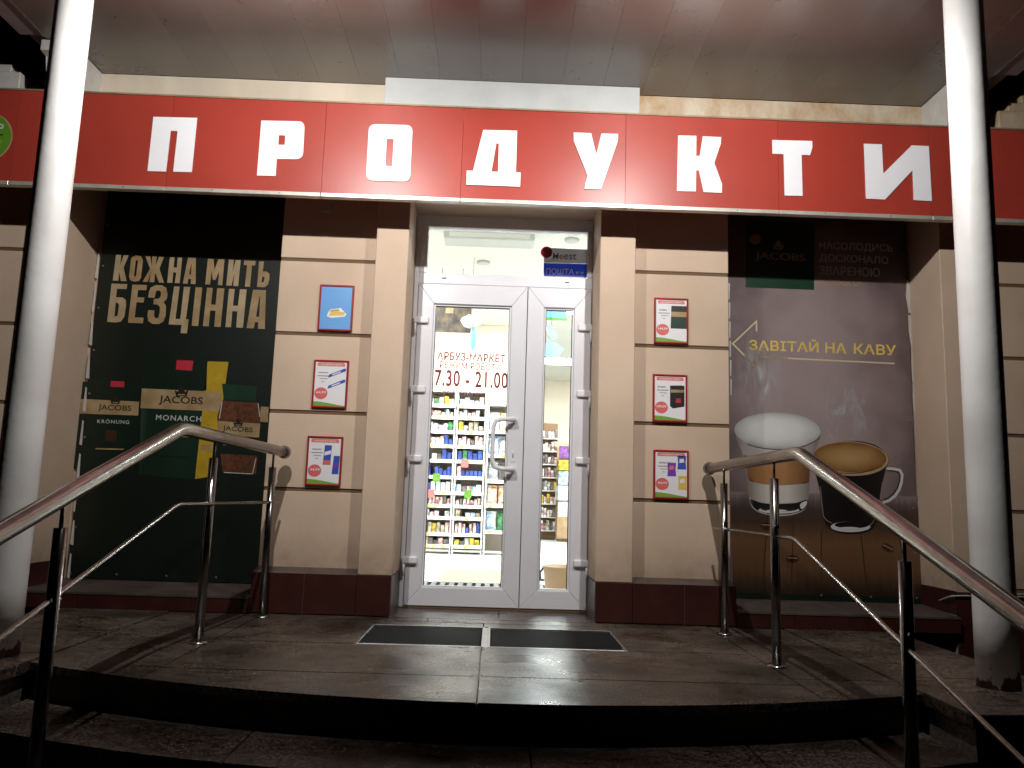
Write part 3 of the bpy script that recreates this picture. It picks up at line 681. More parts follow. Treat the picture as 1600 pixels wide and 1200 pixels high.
# parcel service sticker on the transom
PS = thing('transom_sticker', 'grey and blue parcel service sticker on the transom glass', 'sticker', (1.0,.0275,2.3))
YT = .0272
plane_poly('sticker_sheet', [[(849.5,387),(918,390),(917,412),(849.5,410.5)]], YT, 't_grey', PS)
plane_poly('sticker_sheet', [[(849.5,410.8),(917,412.3),(916.5,434),(849.5,431.5)]], YT, 't_navy', PS)
plane_poly('sticker_disc', [ell(854,394,9,9)], YT-.0006, 't_red', PS)
ptext('lettering', 'M', (864.5,395), (873,395.4), (863.5,404.5), YT-.0006, 'p_ink', PS, .004); ptext('lettering', 'e', (874,398), (880.5,398.3), (873.6,404.8), YT-.0006, 't_red', PS, .01)
ptext('lettering', 'est', (881.5,395.8), (901,396.5), (881,405.2), YT-.0006, 'p_ink', PS, .008)
ptext('lettering', 'ПОШТА', (853.5,419), (897,420), (853,428), YT-.0006, 'paper', PS, .012); ptext('lettering', '№ 88', (900,424), (912,424.4), (900,428), YT-.0006, 'paper', PS, .01)

# ================================================================ BANNERS
YBN = -.022; L1, L2, L3, L4, L5 = (YBN-.0006*k for k in range(1,6))
def banner(name, lab, x0, x1, z0, z1, m, n=26):
    """a sheet with slight sag between its fixing bolts"""
    t = thing(name, lab, 'banner', ((x0+x1)/2, YBN, z0))
    b = bmesh.new(); nx, nz = 1, 1
    box('sheet', x0, x1, YBN, YBN+.008, z0, z1, m, t)
    k = 0
    zz = z0+.03
    while zz < z1:
        for x in (x0+.022, x1-.022):
            o = obj('bolt', bm_sphere((x, YBN-.002, zz), .008, seg=8, s=(1,.6,1)), 'alu', t)
        zz += .29
    for i in range(1,4):
        o = obj('bolt', bm_sphere((x0+(x1-x0)*i/4, YBN-.002, z0+.03), .008, seg=8, s=(1,.6,1)), 'alu', t)
    return t
BL = banner('coffee_banner', 'dark green coffee banner with gold slogan, packs and a jar', -2.15, -.885, .125, 2.76, 'p_green')
sK = 5.714
def kl(rings): return [cr(r, 160, 390, sK) for r in rings]
KM = [
 [[(122,45),(168,47),(160,135),(190,50),(235,50),(190,160),(215,282),(165,280),(150,195),(142,278),(92,276)]],
 [[(262,70),(300,52),(345,60),(362,95),(345,250),(325,280),(280,287),(245,270),(238,240),(255,90)],[(298,100),(312,92),(318,105),(300,235),(288,243),(282,232)]],
 [[(385,58),(428,60),(440,140),(445,60),(485,62),(475,142),(505,64),(550,66),(510,170),(550,296),(505,294),(472,205),(462,292),(420,290),(432,200),(405,288),(360,286),(425,170)]],
 [[(602,68),(645,69),(636,160),(664,161),(672,70),(712,72),(690,300),(645,298),(660,205),(632,203),(624,297),(578,295)]],
 [[(765,72),(835,75),(832,308),(788,306),(790,262),(768,261),(760,304),(718,302)],[(792,130),(797,130),(790,222),(775,221)]],
 [[(942,82),(992,84),(1000,180),(1035,86),(1090,88),(1070,318),(1030,316),(1045,190),(1010,272),(985,271),(975,190),(962,312),(918,310)]],
 [[(1130,90),(1175,92),(1162,200),(1190,93),(1235,95),(1212,326),(1168,324),(1180,210),(1152,322),(1105,320)]],
 [[(1266,98),(1368,102),(1364,142),(1336,141),(1318,332),(1272,330),(1292,139),(1262,137)]],
 [[(1400,105),(1442,106),(1432,195),(1465,196),(1490,215),(1492,260),(1480,310),(1450,336),(1380,333)],[(1428,240),(1445,242),(1447,260),(1440,290),(1420,292)]],
 [[(82,303),(222,308),(216,352),(130,350),(122,425),(180,428),(210,450),(212,500),(195,600),(165,642),(125,650),(42,645)],[(118,475),(140,478),(148,500),(135,590),(108,600)]],
 [[(268,312),(398,317),(392,362),(318,360),(312,425),(375,428),(370,472),(305,470),(288,605),(368,608),(362,658),(228,653)]],
 [[(415,380),(430,340),(470,318),(530,318),(570,340),(582,400),(575,440),(545,470),(568,500),(565,590),(545,640),(505,665),(445,662),(410,640),(402,590),(410,540),(465,542),(462,595),(478,615),(500,605),(512,560),(512,510),(490,490),(455,488),(460,440),(500,438),(520,420),(525,380),(505,362),(480,370),(472,405),(465,430),(408,428)]],
 [[(640,328),(690,330),(652,618),(695,620),(728,332),(785,334),(745,622),(770,624),(755,748),(697,745),(707,672),(592,668)]],
 [[(832,336),(892,338),(855,682),(797,680)]],
 [[(935,340),(985,342),(970,490),(1010,492),(1025,344),(1090,346),(1055,690),(998,688),(1010,545),(962,543),(950,685),(897,682)]],
 [[(1130,350),(1182,352),(1165,500),(1210,502),(1228,354),(1288,356),(1255,698),(1195,696),(1205,552),(1160,550),(1148,693),(1098,691)]],
 [[(1345,358),(1460,362),(1450,708),(1388,706),(1392,648),(1362,647),(1352,703),(1287,700)],[(1402,420),(1409,420),(1400,600),(1372,599)]],
]
for i, r in enumerate(KM): plane_poly('slogan_letter', kl(r), L1, 'p_gold' if i % 3 else 'p_goldlt', BL)
q = 2.857
def bl(pts): return cr(pts, 90, 540, q)
# three packs, a sachet and a jar
pk = plane_poly('coffee_pack', [bl([(108,160),(365,165),(352,560),(70,545)])], L1, 'p_green3', BL)
plane_poly('gold_band', [bl([(104,238),(364,250),(360,312),(98,303)])], L2, 'p_gold', pk)
plane_poly('red_tab', [bl([(238,158),(298,160),(297,186),(236,184)])], L2, 'p_red', pk)
crown(pk, *bl([(258,242)])[0], 8.5, L3, 'p_dark'); ptext('lettering', 'JACOBS', bl([(182,262)])[0], bl([(330,268)])[0], bl([(180,294)])[0], L3, 'p_dark', pk, .012)
ptext('lettering', 'KRÖNUNG', bl([(178,326)])[0], bl([(320,330)])[0], bl([(177,346)])[0], L2, 'p_cream', pk, .006, 1.2)
plane_poly('pack_emblem', [bl([(215,375),(265,378),(262,428),(212,425)])], L2, 'p_bean', pk); plane_poly('gold_line', [bl([(170,457),(296,460),(295,466),(169,463)])], L2, 'p_gold', pk)
pk = plane_poly('coffee_pack', [bl([(376,120),(735,128),(726,300),(690,330),(610,600),(365,575)])], L1, 'g_pack', BL)
plane_poly('pack_top', [bl([(380,60),(668,66),(664,200),(376,192)])], L2, 'p_green3', pk)
plane_poly('gold_band', [bl([(376,191),(735,207),(726,294),(370,279)])], L3, 'p_gold', pk)
plane_poly('red_tab', [bl([(532,64),(606,68),(600,112),(528,107)])], L3, 'p_red', pk)
crown(pk, *bl([(553,203)])[0], 11, L4, 'p_dark'); ptext('lettering', 'JACOBS', bl([(455,222)])[0], bl([(650,231)])[0], bl([(450,264)])[0], L4, 'p_dark', pk, .012)
ptext('lettering', 'MONARCH', bl([(440,308)])[0], bl([(642,316)])[0], bl([(438,332)])[0], L2, 'p_cream', pk, .01, 1.2)
plane_poly('gold_line', [bl([(440,398),(620,406),(619,411),(439,403)])], L2, 'p_gold', pk); plane_poly('gold_line', [bl([(445,490),(590,496),(589,501),(444,495)])], L2, 'p_green3', pk)
sa = plane_poly('sachet', [bl([(670,70),(763,73),(690,583),(613,596)])], L2, 'p_yellow', BL)
plane_poly('sachet_print', [bl([(640,440),(700,446),(697,470),(637,464)])], L3, 'p_gold', sa)
jr = plane_poly('coffee_jar', [bl([(735,245),(893,255),(906,315),(886,575),(735,565),(712,318)])], L3, 'p_brown', BL)
plane_poly('jar_lid', [bl([(734,170),(890,182),(882,250),(742,242)])], L4, 'p_green2', jr)
plane_poly('jar_label', [bl([(716,337),(905,348),(899,410),(712,399)])], L4, 'p_gold', jr); plane_poly('jar_label', [bl([(711,400),(899,411),(892,492),(706,480)])], L4, 'p_green3', jr)
crown(jr, *bl([(806,343)])[0], 8, L5, 'p_dark'); ptext('lettering', 'JACOBS', bl([(738,357)])[0], bl([(872,366)])[0], bl([(736,385)])[0], L5, 'p_dark', jr, .012)
plane_poly('gold_line', [bl([(740,440),(865,447),(864,451),(739,444)])], L5, 'p_gold', jr)
for pts in ([(735,250),(722,325)],[(895,258),(903,318)],[(742,566),(870,573)],[(870,573),(885,505)]): plane_poly('jar_glint', [pline(bl(pts),1.1)], L5, 'p_glassline', jr)
plane_poly('gold_band', [bl([(908,272),(942,274),(938,342),(900,340)])], L1, 'p_gold', BL)

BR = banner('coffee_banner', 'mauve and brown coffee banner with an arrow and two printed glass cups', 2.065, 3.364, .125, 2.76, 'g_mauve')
q = 3.0
def br(pts): return cr(pts, 1100, 580, q)
plane_poly('green_block', [[(1165,345),(1273,349),(1272,453),(1165,449)]], L1, 'p_greenrect', BR)
crown(BR, 1216, 383, 9, L2, 'p_gold'); ptext('lettering', 'JACOBS', (1180,393), (1258,397), (1180,408), L2, 'p_gold', BR, .012)
plane_poly('coffee_bean', [ell(1180,374,9,8)], L2, 'p_gold', BR)
for s_, a, b, c in (('НАСОЛОДИСЬ',(1280,377),(1395,382),(1280,391)), ('ДОСКОНАЛО',(1280,396),(1388,401),(1280,410)), ('ЗВАРЕНОЮ',(1280,415),(1375,419),(1280,429)), ('КАВОЮ',(1280,432),(1344,435),(1280,444.5))):
    ptext('lettering', s_, a, b, c, L1, 'p_cream' if s_ != 'КАВОЮ' else 'p_gold', BR, .015)
for s_, a, b, c in (('ЗАВІТАЙ',(1170.5,526.5),(1279,530.5),(1170.5,547)), ('НА',(1289.5,534.8),(1322.5,536.2),(1289.5,551.4)), ('КАВУ',(1334,536.6),(1400,539.2),(1334,552.8))):
    ptext('lettering', s_, a, b, c, L1, 'p_goldtext', BR, .018, 1.04)
plane_poly('arrow', [pline([(1182,518),(1182,502),(1145,537),(1182,574.5),(1182,557.5),(1398,568)], 2.3)], L1, 'p_arrow', BR)
# printed table top and its planks
tw = plane_poly('printed_table', [[(1141,768),(1240,770),(1330,773),(1435,776),(1443,945),(1146,938)]], L1, 'g_table', BR)
for pts in ([(1200,800),(1190,932)],[(1283,830),(1284,937)],[(1240,805),(1236,935)],[(1345,830),(1356,938)],[(1400,800),(1420,939)]): plane_poly('plank_joint', [pline(pts,1.6)], L2, 'p_bean', tw)
plane_poly('dark_border', [[(1146,926),(1444,934),(1442,946),(1147,938)]], L3, 'p_greendk', BR)
for x, y, r_ in ((415,880,0), (862,828,.5), (292,725,.1)):
    cx, cy = br([(x,y)])[0]; bn = plane_poly('coffee_bean', [ell(cx,cy,10.5,6,24,tilt=r_)], L2, 'p_bean', tw); plane_poly('bean_crease', [pline([(cx-8,cy-2+(-3 if r_ > .3 else 0)),(cx+8,cy-1+(4 if r_ > .3 else 0))],1.2)], L3, 'p_gold', tw)
plane_poly('steam_print', [ell(1190,590,44,86,30)], L1, 'steam', BR); plane_poly('steam_print', [ell(1322,650,52,74,30)], L1, 'steam', BR)
# latte glass
gl = plane_poly('latte_glass', [smooth(br([(142,275),(170,360),(196,430),(206,520),(214,610),(240,652),(300,674),(360,679),(420,672),(470,650),(488,610),(492,520),(498,430),(528,350),(548,278),(500,230),(345,210),(190,230)]))], L2, 'g_glass', BR)
plane_poly('coffee_layer', [smooth(br([(184,395),(260,412),(345,416),(430,412),(502,398),(495,470),(492,518),(430,530),(345,534),(260,526),(206,504),(198,450)]))], L3, 'g_latte', gl)
plane_poly('milk_layer', [smooth(br([(206,506),(260,528),(345,536),(430,532),(492,520),(490,570),(484,598),(430,612),(345,617),(270,612),(216,594),(210,550)]))], L3, 'g_milk', gl)
plane_poly('glass_base', [smooth(br([(216,600),(270,617),(345,622),(430,617),(486,602),(478,640),(420,666),(345,672),(280,664),(234,640)]))], L3, 'g_espr', gl)
plane_poly('base_glint', [ell(1217,797,32,5.5,28)], L4, 'p_glassline', gl); plane_poly('base_glint', [ell(1218,795,29,4.2,28)], L5, 'p_dark', gl); plane_poly('base_glint', [ell(1214,797.6,16,1.6,20)], L5-.0005, 'p_glassline', gl)
plane_poly('base_glint', [smooth(br([(452,622),(482,608),(476,634),(456,646)]))], L4, 'p_glassline', gl)
plane_poly('foam', [ell(1215,673,67.5,28.5,44,tilt=.03)], L3, 'g_foam', gl); plane_poly('foam_edge', [pline([(1168,694),(1180,698),(1196,701),(1215,702.5),(1236,701.5),(1256,697.5),(1272,690),(1280,684)],1.1)], L4, 'p_dark', gl)
for pts in ([(150,300),(176,375),(198,440),(206,520),(212,590)],[(540,300),(514,385),(498,450),(494,520),(489,590)]): plane_poly('rim_glint', [pline(br(pts),1.2)], L4, 'p_steam', gl)
# espresso cup
cu = plane_poly('espresso_cup', [smooth(br([(506,405),(520,470),(540,550),(552,630),(560,690),(585,735),(630,757),(690,764),(750,757),(795,735),(812,690),(820,630),(830,550),(850,470),(866,405),(800,345),(685,326),(570,345)]))], L2, 'g_espr', BR)
hnd = br([(852,456),(890,458),(918,464),(929,485),(926,520),(915,555),(895,585),(868,606),(838,616)])
plane_poly('cup_handle', [pline(hnd,4.2)], L1-.0003, 'p_glassline', cu); plane_poly('cup_handle', [pline(br([(856,466),(890,468),(912,474),(919,492),(916,520),(905,550),(886,576),(864,594),(842,602)]),1.8)], L2-.0003, 'p_dark', cu)
plane_poly('crema', [ell(1328.5,716.5,60,27,44,tilt=.05)], L3, 'p_cremarim', cu); plane_poly('crema', [ell(1328,714.5,57,23.5,44,tilt=.05)], L4, 'g_crema', cu)
plane_poly('base_glint', [ell(1329,823,31,8.5,28)], L3, 'p_glassline', cu); plane_poly('base_glint', [ell(1331,820,27,5.5,28)], L4, 'p_black', cu); plane_poly('base_glint', [ell(1326,825.5,17,2.2,20)], L5, 'p_glassline', cu)
for pts in ([(545,540),(553,620),(560,680),(575,700),(600,712)],[(800,690),(790,712),(772,724)],[(836,520),(826,600),(816,680)]): plane_poly('cup_glint', [pline(br(pts),1.0)], L3, 'p_steam', cu)
plane_poly('rim_line', [pline(br([(530,442),(555,458),(590,470),(640,477),(690,479),(740,475),(790,464),(835,444)]),1.0)], L5, 'p_dark', cu)
# frayed white tape along the outer edge of the brown banner
random.seed(3)
for k in range(9):
    y0 = 438+k*54; xx = 1418+(y0-438)*.053
    ring = [(xx+random.uniform(-2,1), y0), (xx+random.uniform(3,6), y0+2), (xx+random.uniform(4,8), y0+26), (xx+random.uniform(3,8), y0+50), (xx+random.uniform(0,3), y0+52), (xx+random.uniform(-3,1), y0+25)]
    plane_poly('peeling_tape', [ring], YBN-.003-.001*(k%2), 'plaster', BR)
for k in range(6):
    y0 = 442+k*30; xx = 1138+(y0-438)*.02
    plane_poly('peeling_tape', [[(xx,y0),(xx+2.5,y0+1),(xx+2,y0+26),(xx+.2,y0+25)]], YBN-.004, 'plaster', BR)
for k in range(10):
    y0 = 396+k*52; xx = 154-(y0-396)*.093
    plane_poly('peeling_tape', [[(xx-1,y0),(xx+1.2,y0+2),(xx+random.uniform(-4,0),y0+40),(xx-6,y0+38)]], YBN-.004, 'plaster', BL)

# ================================================================ POSTERS ON THE WALL
def poster(lab, quad, kind):
    Y = YB-.012; P3 = [hit(p, Y) for p in quad]
    t = thing('poster_frame', lab, 'poster', P3[3], 'framed price posters on the wall')
    x0 = (P3[0].x+P3[3].x)/2; x1 = (P3[1].x+P3[2].x)/2; z1 = (P3[0].z+P3[1].z)/2; z0 = (P3[2].z+P3[3].z)/2
    # frame of four bars, sheet, print in sheet coordinates
    fw = .0125
    for (a,b,c,d) in ((x0,x0+fw,z0+.0,z1),(x1-fw,x1,z0,z1),(x0+fw+.0003,x1-fw-.0003,z0,z0+fw),(x0+fw+.0003,x1-fw-.0003,z1-fw,z1)):
        box('frame_bar', a, b, Y-.006, YB-.001, c, d, 'framered', t, .003)
    ix0, ix1, iz0, iz1 = x0+fw, x1-fw, z0+fw, z1-fw
    box('sheet', ix0-.001, ix1+.001, Y, Y+.004, iz0-.001, iz1+.001, 'paper' if kind != 'blue' else 'p_blue', t)
    W, H = ix1-ix0, iz1-iz0
    def poly(name, pts, m, lay=1):
        b = bmesh.new(); b.faces.new([b.verts.new((ix0+u*W, Y-.0006*lay, iz0+v*H)) for u, v in pts]); b.normal_update()
        for f in b.faces:
            if f.normal.y > 0: f.normal_flip()
        return obj(name, b, m, t)
    def txt(s, u0, u1, v0, v1, m, lay=1, bold=.01):
        cu = bpy.data.curves.new('t', 'FONT'); cu.body = s; cu.offset = bold; cu.resolution_u = 3; cu.fill_mode = 'FRONT'
        o = bpy.data.objects.new('tmp', cu); C.objects.link(o); dg = bpy.context.evaluated_depsgraph_get(); me = bpy.data.meshes.new_from_object(o.evaluated_get(dg))
        bpy.data.objects.remove(o); bpy.data.curves.remove(cu)
        X = [v.co.x for v in me.vertices]; Z = [v.co.y for v in me.vertices]
        for v in me.vertices:
            v.co = (ix0+W*(u0+(u1-u0)*(v.co.x-min(X))/(max(X)-min(X))), Y-.0006*lay, iz0+H*(v0+(v1-v0)*(v.co.y-min(Z))/(max(Z)-min(Z))))
        b = bmesh.new(); b.from_mesh(me); bpy.data.meshes.remove(me); b.normal_update()
        for f in b.faces:
            if f.normal.y > 0: f.normal_flip()
        return obj('lettering', b, m, t)
    if kind == 'blue':
        poly('printed_snack', [(.22,.30),(.36,.26),(.80,.30),(.86,.36),(.74,.44),(.66,.50),(.34,.46),(.26,.40)], 'paper'); poly('printed_snack', [(.28,.31),(.78,.33),(.80,.40),(.62,.42),(.34,.40)], 'p_cheese', 2)
        poly('printed_snack', [(.30,.40),(.62,.43),(.60,.47),(.36,.45)], 'p_yellow', 3)
        return t
    poly('header_band', [(.06,.905),(.94,.905),(.94,.965),(.90,.985),(.10,.985),(.06,.965)], 'p_pink')
    txt('АКЦІЙНА ЦІНА', .16, .84, .925, .962, 'paper', 2, .02)
    poly('green_wave', [(0,.0)]+[(u/8, .055+.045*math.cos(u/8*2.6)) for u in range(9)]+[(1,.0)], 'p_grass')
    n = 24; poly('price_bubble', [(.22+.21*math.cos(2*math.pi*i/n), .285+.135*math.sin(2*math.pi*i/n)) for i in range(n)], 'p_bubble')
    pr = {'bars':'64,99','choc':'44,99','cof1':'144,99','cof2':'109,99','chips':'44,99'}[kind]
    txt(pr, .07, .38, .275, .335, 'paper', 2, .02); poly('price_note', [(.20,.225),(.36,.225),(.36,.24),(.20,.24)], 'p_pink', 2)
    ti = {'bars':'','choc':'','cof1':'КАВА','cof2':'КАВА','chips':'ЧІПСИ'}[kind]
    if ti: txt(ti, .10, .36, .735, .775, 'p_ink', 1, .02)
    else: poly('text_line', [(.10,.745),(.40,.745),(.40,.765),(.10,.765)], 'p_grey')
    poly('text_line', [(.08,.67),(.44,.67),(.44,.69),(.08,.69)], 'p_grey'); poly('text_line', [(.16,.61),(.40,.61),(.40,.625),(.16,.625)], 'p_grey'); poly('text_line', [(.22,.545),(.30,.545),(.30,.56),(.22,.56)], 'p_grey')
    if kind == 'bars':
        for dz in (0, -.25):
            poly('printed_bar', [(.42,.64+dz),(.97,.80+dz),(.98,.86+dz),(.92,.86+dz),(.44,.71+dz)], 'p_blue2'); poly('printed_bar', [(.54,.695+dz),(.82,.775+dz),(.82,.80+dz),(.55,.725+dz)], 'paper', 2)
    if kind == 'choc':
        poly('printed_bar', [(.46,.42),(.70,.42),(.72,.85),(.50,.85)], 'p_blue2'); poly('printed_bar', [(.50,.62),(.70,.66),(.70,.74),(.50,.70)], 'paper', 2); poly('printed_bar', [(.46,.42),(.69,.42),(.69,.52),(.47,.52)], 'p_bubble', 2)
        poly('printed_bar', [(.76,.22),(.97,.22),(.99,.62),(.80,.62)], 'p_blue2'); poly('printed_bar', [(.79,.36),(.96,.40),(.96,.48),(.80,.44)], 'p_purple', 2)
    if kind == 'cof1':
        poly('printed_pack', [(.48,.32),(1.0,.32),(1.0,.86),(.50,.86)], 'p_green2'); poly('printed_pack', [(.495,.60),(1.0,.60),(1.0,.72),(.495,.72)], 'p_gold', 2); poly('printed_pack', [(.497,.725),(1.0,.725),(1.0,.86),(.50,.86)], 'p_dark', 2)
    if kind == 'cof2':
        poly('printed_pack', [(.50,.32),(.60,.27),(.97,.32),(.97,.79),(.86,.80),(.50,.79)], 'p_dark'); poly('printed_pack', [(.52,.63),(.96,.64),(.96,.70),(.52,.70)], 'p_gold', 2); poly('printed_pack', [(.68,.40),(.86,.40),(.84,.50),(.70,.50)], 'p_red', 2)
    if kind == 'chips':
        for u0, v0, m in ((.70,.62,'p_blue2'), (.38,.46,'p_purple'), (.72,.17,'p_cheese')):
            poly('printed_bag', [(u0,v0),(u0+.27,v0),(u0+.28,v0+.02),(u0+.26,v0+.16),(u0+.28,v0+.30),(u0,v0+.31),(u0+.02,v0+.16)], m); poly('printed_bag', [(u0+.06,v0+.14),(u0+.22,v0+.16),(u0+.20,v0+.24),(u0+.07,v0+.23)], 'paper' if m != 'p_purple' else 'p_pink', 2)
    return t
poster('blue framed poster with a yellow snack on the wall by the green banner', [(500,444),(554,446.5),(550,518),(495.6,516.5)], 'blue')
poster('red framed price poster with two blue bars, under the blue poster', [(491,562),(546,563.5),(541,638.5),(486,637)], 'bars')
poster('red framed price poster with upright blue and red packs, lowest beside the green banner', [(482,681),(537.6,682.5),(531,760),(474.6,758.5)], 'choc')
poster('red framed price poster with a dark green coffee pack, topmost of three', [(1022.6,465),(1076,466.6),(1075.4,538),(1021.4,536.6)], 'cof1')
poster('red framed price poster with a black coffee box, middle of three', [(1020,584.4),(1074,585.8),(1074,660.5),(1019.6,659)], 'cof2')
poster('red framed price poster with three small snack bags, by the handrail end', [(1021,702.5),(1076.6,704),(1076,780.5),(1020.5,779.2)], 'chips')

# ================================================================ HANDRAILS
def fillet(pts, r=.05, n=5):
    P = [Vector(p) for p in pts]; out = [P[0]]
    for i in range(1, len(P)-1):
        a = P[i]+(P[i-1]-P[i]).normalized()*r; c = P[i]+(P[i+1]-P[i]).normalized()*r
        for k in range(n+1):
            t = k/n; out.append((1-t)**2*a+2*t*(1-t)*P[i]+t*t*c)
    out.append(P[-1]); return out
def handrail(lab, rail, mid, posts):
    t = thing('handrail', lab, 'handrail', (posts[0][0], posts[0][1], 0), 'steel handrails of the steps')
    tube('top_rail', fillet(rail, .06), .0305, 'chrome', t, 20)
    k = obj('end_ball', bm_sphere(Vector(rail[0]), .041, seg=20), 'chrome', t, True)
    tube('middle_bar', fillet(mid, .05), .0085, 'chrome', t, 10)
    for (x, y, z0, zr) in posts:
        tube('post', [(x,y,z0+.012),(x,y,zr-.10)], .021, 'chrome2', t, 16)
        tube('post_pin', [(x,y,zr-.10),(x,y,zr-.02)], .007, 'chrome', t, 8)
        lathe('foot_flange', (x,y,z0+.0005), [(.046,0),(.046,.004),(.036,.011),(.022,.013)], 'chrome', t, 20)
        b = bm_tube([(x-.0,y-.03,zr-.325),(x,y+.03,zr-.325)], .011, 8); obj('bar_clamp', b, 'chrome', t)
    return t
handrail('steel handrail on the steps beside the green coffee banner', [(-.715,-.43,.952),(-.805,-1.80,.977),(-.81,-3.04,.570),(-.81,-3.95,.272)],
         [(-.73,-.40,.652),(-.80,-1.78,.650),(-.81,-2.98,.277),(-.81,-3.85,.005)],
         [(-.742,-.558,0,.955),(-.80,-1.389,0,.969),(-.808,-2.69,-.29,.685),(-.81,-3.75,-.722,.337)])
handrail('steel handrail on the steps beside the brown coffee banner', [(1.888,-.39,.938),(1.882,-1.866,.954),(1.885,-3.295,.472),(1.885,-4.1,.20)],
         [(1.888,-.487,.582),(1.88,-1.795,.586),(1.885,-3.264,.126),(1.885,-3.95,-.085)],
         [(1.888,-.700,0,.942),(1.877,-1.561,0,.951),(1.885,-2.725,-.29,.664),(1.885,-3.85,-.722,.285)])

# ================================================================ MATS, CABLE, SMALL BITS
for x0, x1, lab in ((-.072,.527,'black ribbed entrance mat sunk in the paving, on the pull handle side of the door'), (.572,1.232,'black ribbed entrance mat sunk in the paving, before the narrow door leaf')):
    t = thing('entrance_mat', lab, 'mat', ((x0+x1)/2,-1.0,-.012), 'entrance mats')
    box('mat_base', x0, x1, -1.268, -.716, -.028, -.016, 'rubber', t)
    for k in range(23): box('rib', x0+.003, x1-.003, -1.266+k*.024, -1.266+k*.024+.014, -.016, -.005, 'ribrubber', t, .002)
    for (a,b,c,d) in ((x0-.014,x0-.001,-1.283,-.702),(x1+.001,x1+.014,-1.283,-.702),(x0,x1,-1.283,-1.270),(x0,x1,-.714,-.702)):
        box('frame_bar', a, b, c, d, -.03, .0015, 'alu', t, .001)
    box('mat_base', .5415, .557, -1.283, -.702, -.03, -.001, 'alu', t) if x0 < 0 else None
tag(tube('wall_cable', fillet([hit((1438,948),-.03),hit((1452,944),-.05),hit((1484,931),-.41)+Vector((0,-.015,0)),(3.41,-.43,.222),(4.6,-.43,.235)],.02),   .005, 'ductgrey', None, 8), 'thin grey cable running along the plinth beside the brown banner', 'cable')
jb = thing('junction_box', 'small plastic junction box high on the wall under the sign', 'junction box', (-.59,YB,2.53)); c = hit((512,326),YB)
box('cover', c.x-.028, c.x+.028, YB-.03, YB-.001, c.z-.03, c.z+.03, 'plaster', jb, .004); box('screw', c.x-.005, c.x+.005, YB-.032, YB-.029, c.z-.005, c.z+.005, 'alu', jb)

# ================================================================ INSIDE THE SHOP
# ceiling light panels
for i, (x, y) in enumerate([(-.9,1.8),(1.9,1.9),(-.3,3.6),(1.5,4.1),(2.6,6.4),(1.6,7.9)]):
    t = thing('ceiling_light', 'square white light panel in the shop ceiling', 'ceiling light', (x,y,3.02), 'light panels in the shop ceiling')
    box('light_frame', x-.31, x+.31, y-.31, y+.31, 3.008, 3.0195, 'shelf', t); box('diffuser', x-.29, x+.29, y-.29, y+.29, 3.004, 3.0075, 'led', t)
t = thing('air_heater', 'long grey heater box under the shop ceiling behind the transom', 'heater', (.4,1.6,3.0))
box('casing', .05, .84, 1.36, 1.60, 2.93, 3.019, 'ductgrey', t, .01); box('grille', .10, .80, 1.354, 1.3595, 2.945, 2.985, 'shelf', t)
for x, y, lab in ((1.18,1.55,'small white ceiling downlight behind the parcel sticker'), (.38,2.34,'small white ceiling downlight behind the transom centre')):
    o = lathe('downlight', (x,y,2.998), [(.02,.004),(.06,0),(.065,.006),(.066,.021)], 'ductgrey'); tag(o, lab, 'downlight')
# snack racks
RK = []
def rack(lab, x0, x1, y, zs, items, h=2.02, d=.34):
    t = thing('snack_rack', lab, 'shelf rack', ((x0+x1)/2, y, 0))
    for xx in (x0, x1-.02): box('upright', xx, xx+.02, y+.0, y+d, 0.004, h, 'shelf', t)
    box('back_panel', x0+.021, x1-.021, y+d-.012, y+d, .06, h, 'shelfback', t)
    box('top_board', x0, x1, y, y+d, h+.001, h+.02, 'shelf', t); box('foot_rail', x0+.021, x1-.021, y+.01, y+.03, .03, .055, 'shelf', t)
    for z in zs:
        box('shelf_board', x0+.021, x1-.021, y-.004, y+d-.013, z-.012, z, 'shelf', t); box('price_rail', x0+.0, x1-.0, y-.016, y-.005, z-.035, z+.008, 'bagwhite', t)
        for k in range(3):
            px = x0+.05+k*(x1-x0-.1)/3+random.uniform(0,.03); box('price_tag', px, px+.045, y-.0185, y-.0165, z-.03, z+.002, random.choice(['paper','paper','p_cheese']), t)
    return t
BOXM = {}
def product(name, lab, cat, kind, x, y, z, w_, d, h, mi, group):
    key = (kind, round(w_,3), round(d,3), round(h,3), mi)
    if key not in BOXM:
        if kind == 'box': b = bm_box(-w_/2, w_/2, 0, d, 0, h, .003)
        else:
            b = bmesh.new()
            prof = [(0,.012),(.08,.016),(.22,.5),(.5,.62),(.78,.5),(.92,.016),(1,.012)]
            rows = []
            for v, tk in prof:
                row = []
                for k in range(8):
                    a = 2*math.pi*k/8; row.append(b.verts.new((math.cos(a)*w_/2*(1 if v in (0,1) else .96), d/2+math.sin(a)*d/2*tk*1.5, v*h)))
                rows.append(row)
            for r0, r1 in zip(rows[:-1], rows[1:]):
                for k in range(8): b.faces.new((r0[k], r0[(k+1)%8], r1[(k+1)%8], r1[k]))
            b.faces.new(rows[0][::-1]); b.faces.new(rows[-1]); bmesh.ops.recalc_face_normals(b, faces=b.faces)
        me = bpy.data.meshes.new(name); b.to_mesh(me); b.free(); me.materials.append(M('pack%d' % mi)); BOXM[key] = me
    o = bpy.data.objects.new(name, BOXM[key]); C.objects.link(o); o.location = (x, y, z); o.rotation_euler.z = random.uniform(-.14,.14)
    return tag(o, lab, cat, group)
random.seed(5)
rows_z = [.111,.255,.453,.60,.76,.954,1.156,1.34,1.52,1.70,1.85]
RY = 4.72
CN = {0:'dark blue',1:'light blue',2:'white',3:'dark red',4:'beige',5:'bright red',6:'yellow',7:'brown',8:'green',9:'orange',10:'purple',11:'pale blue',12:'grey',13:'pink'}
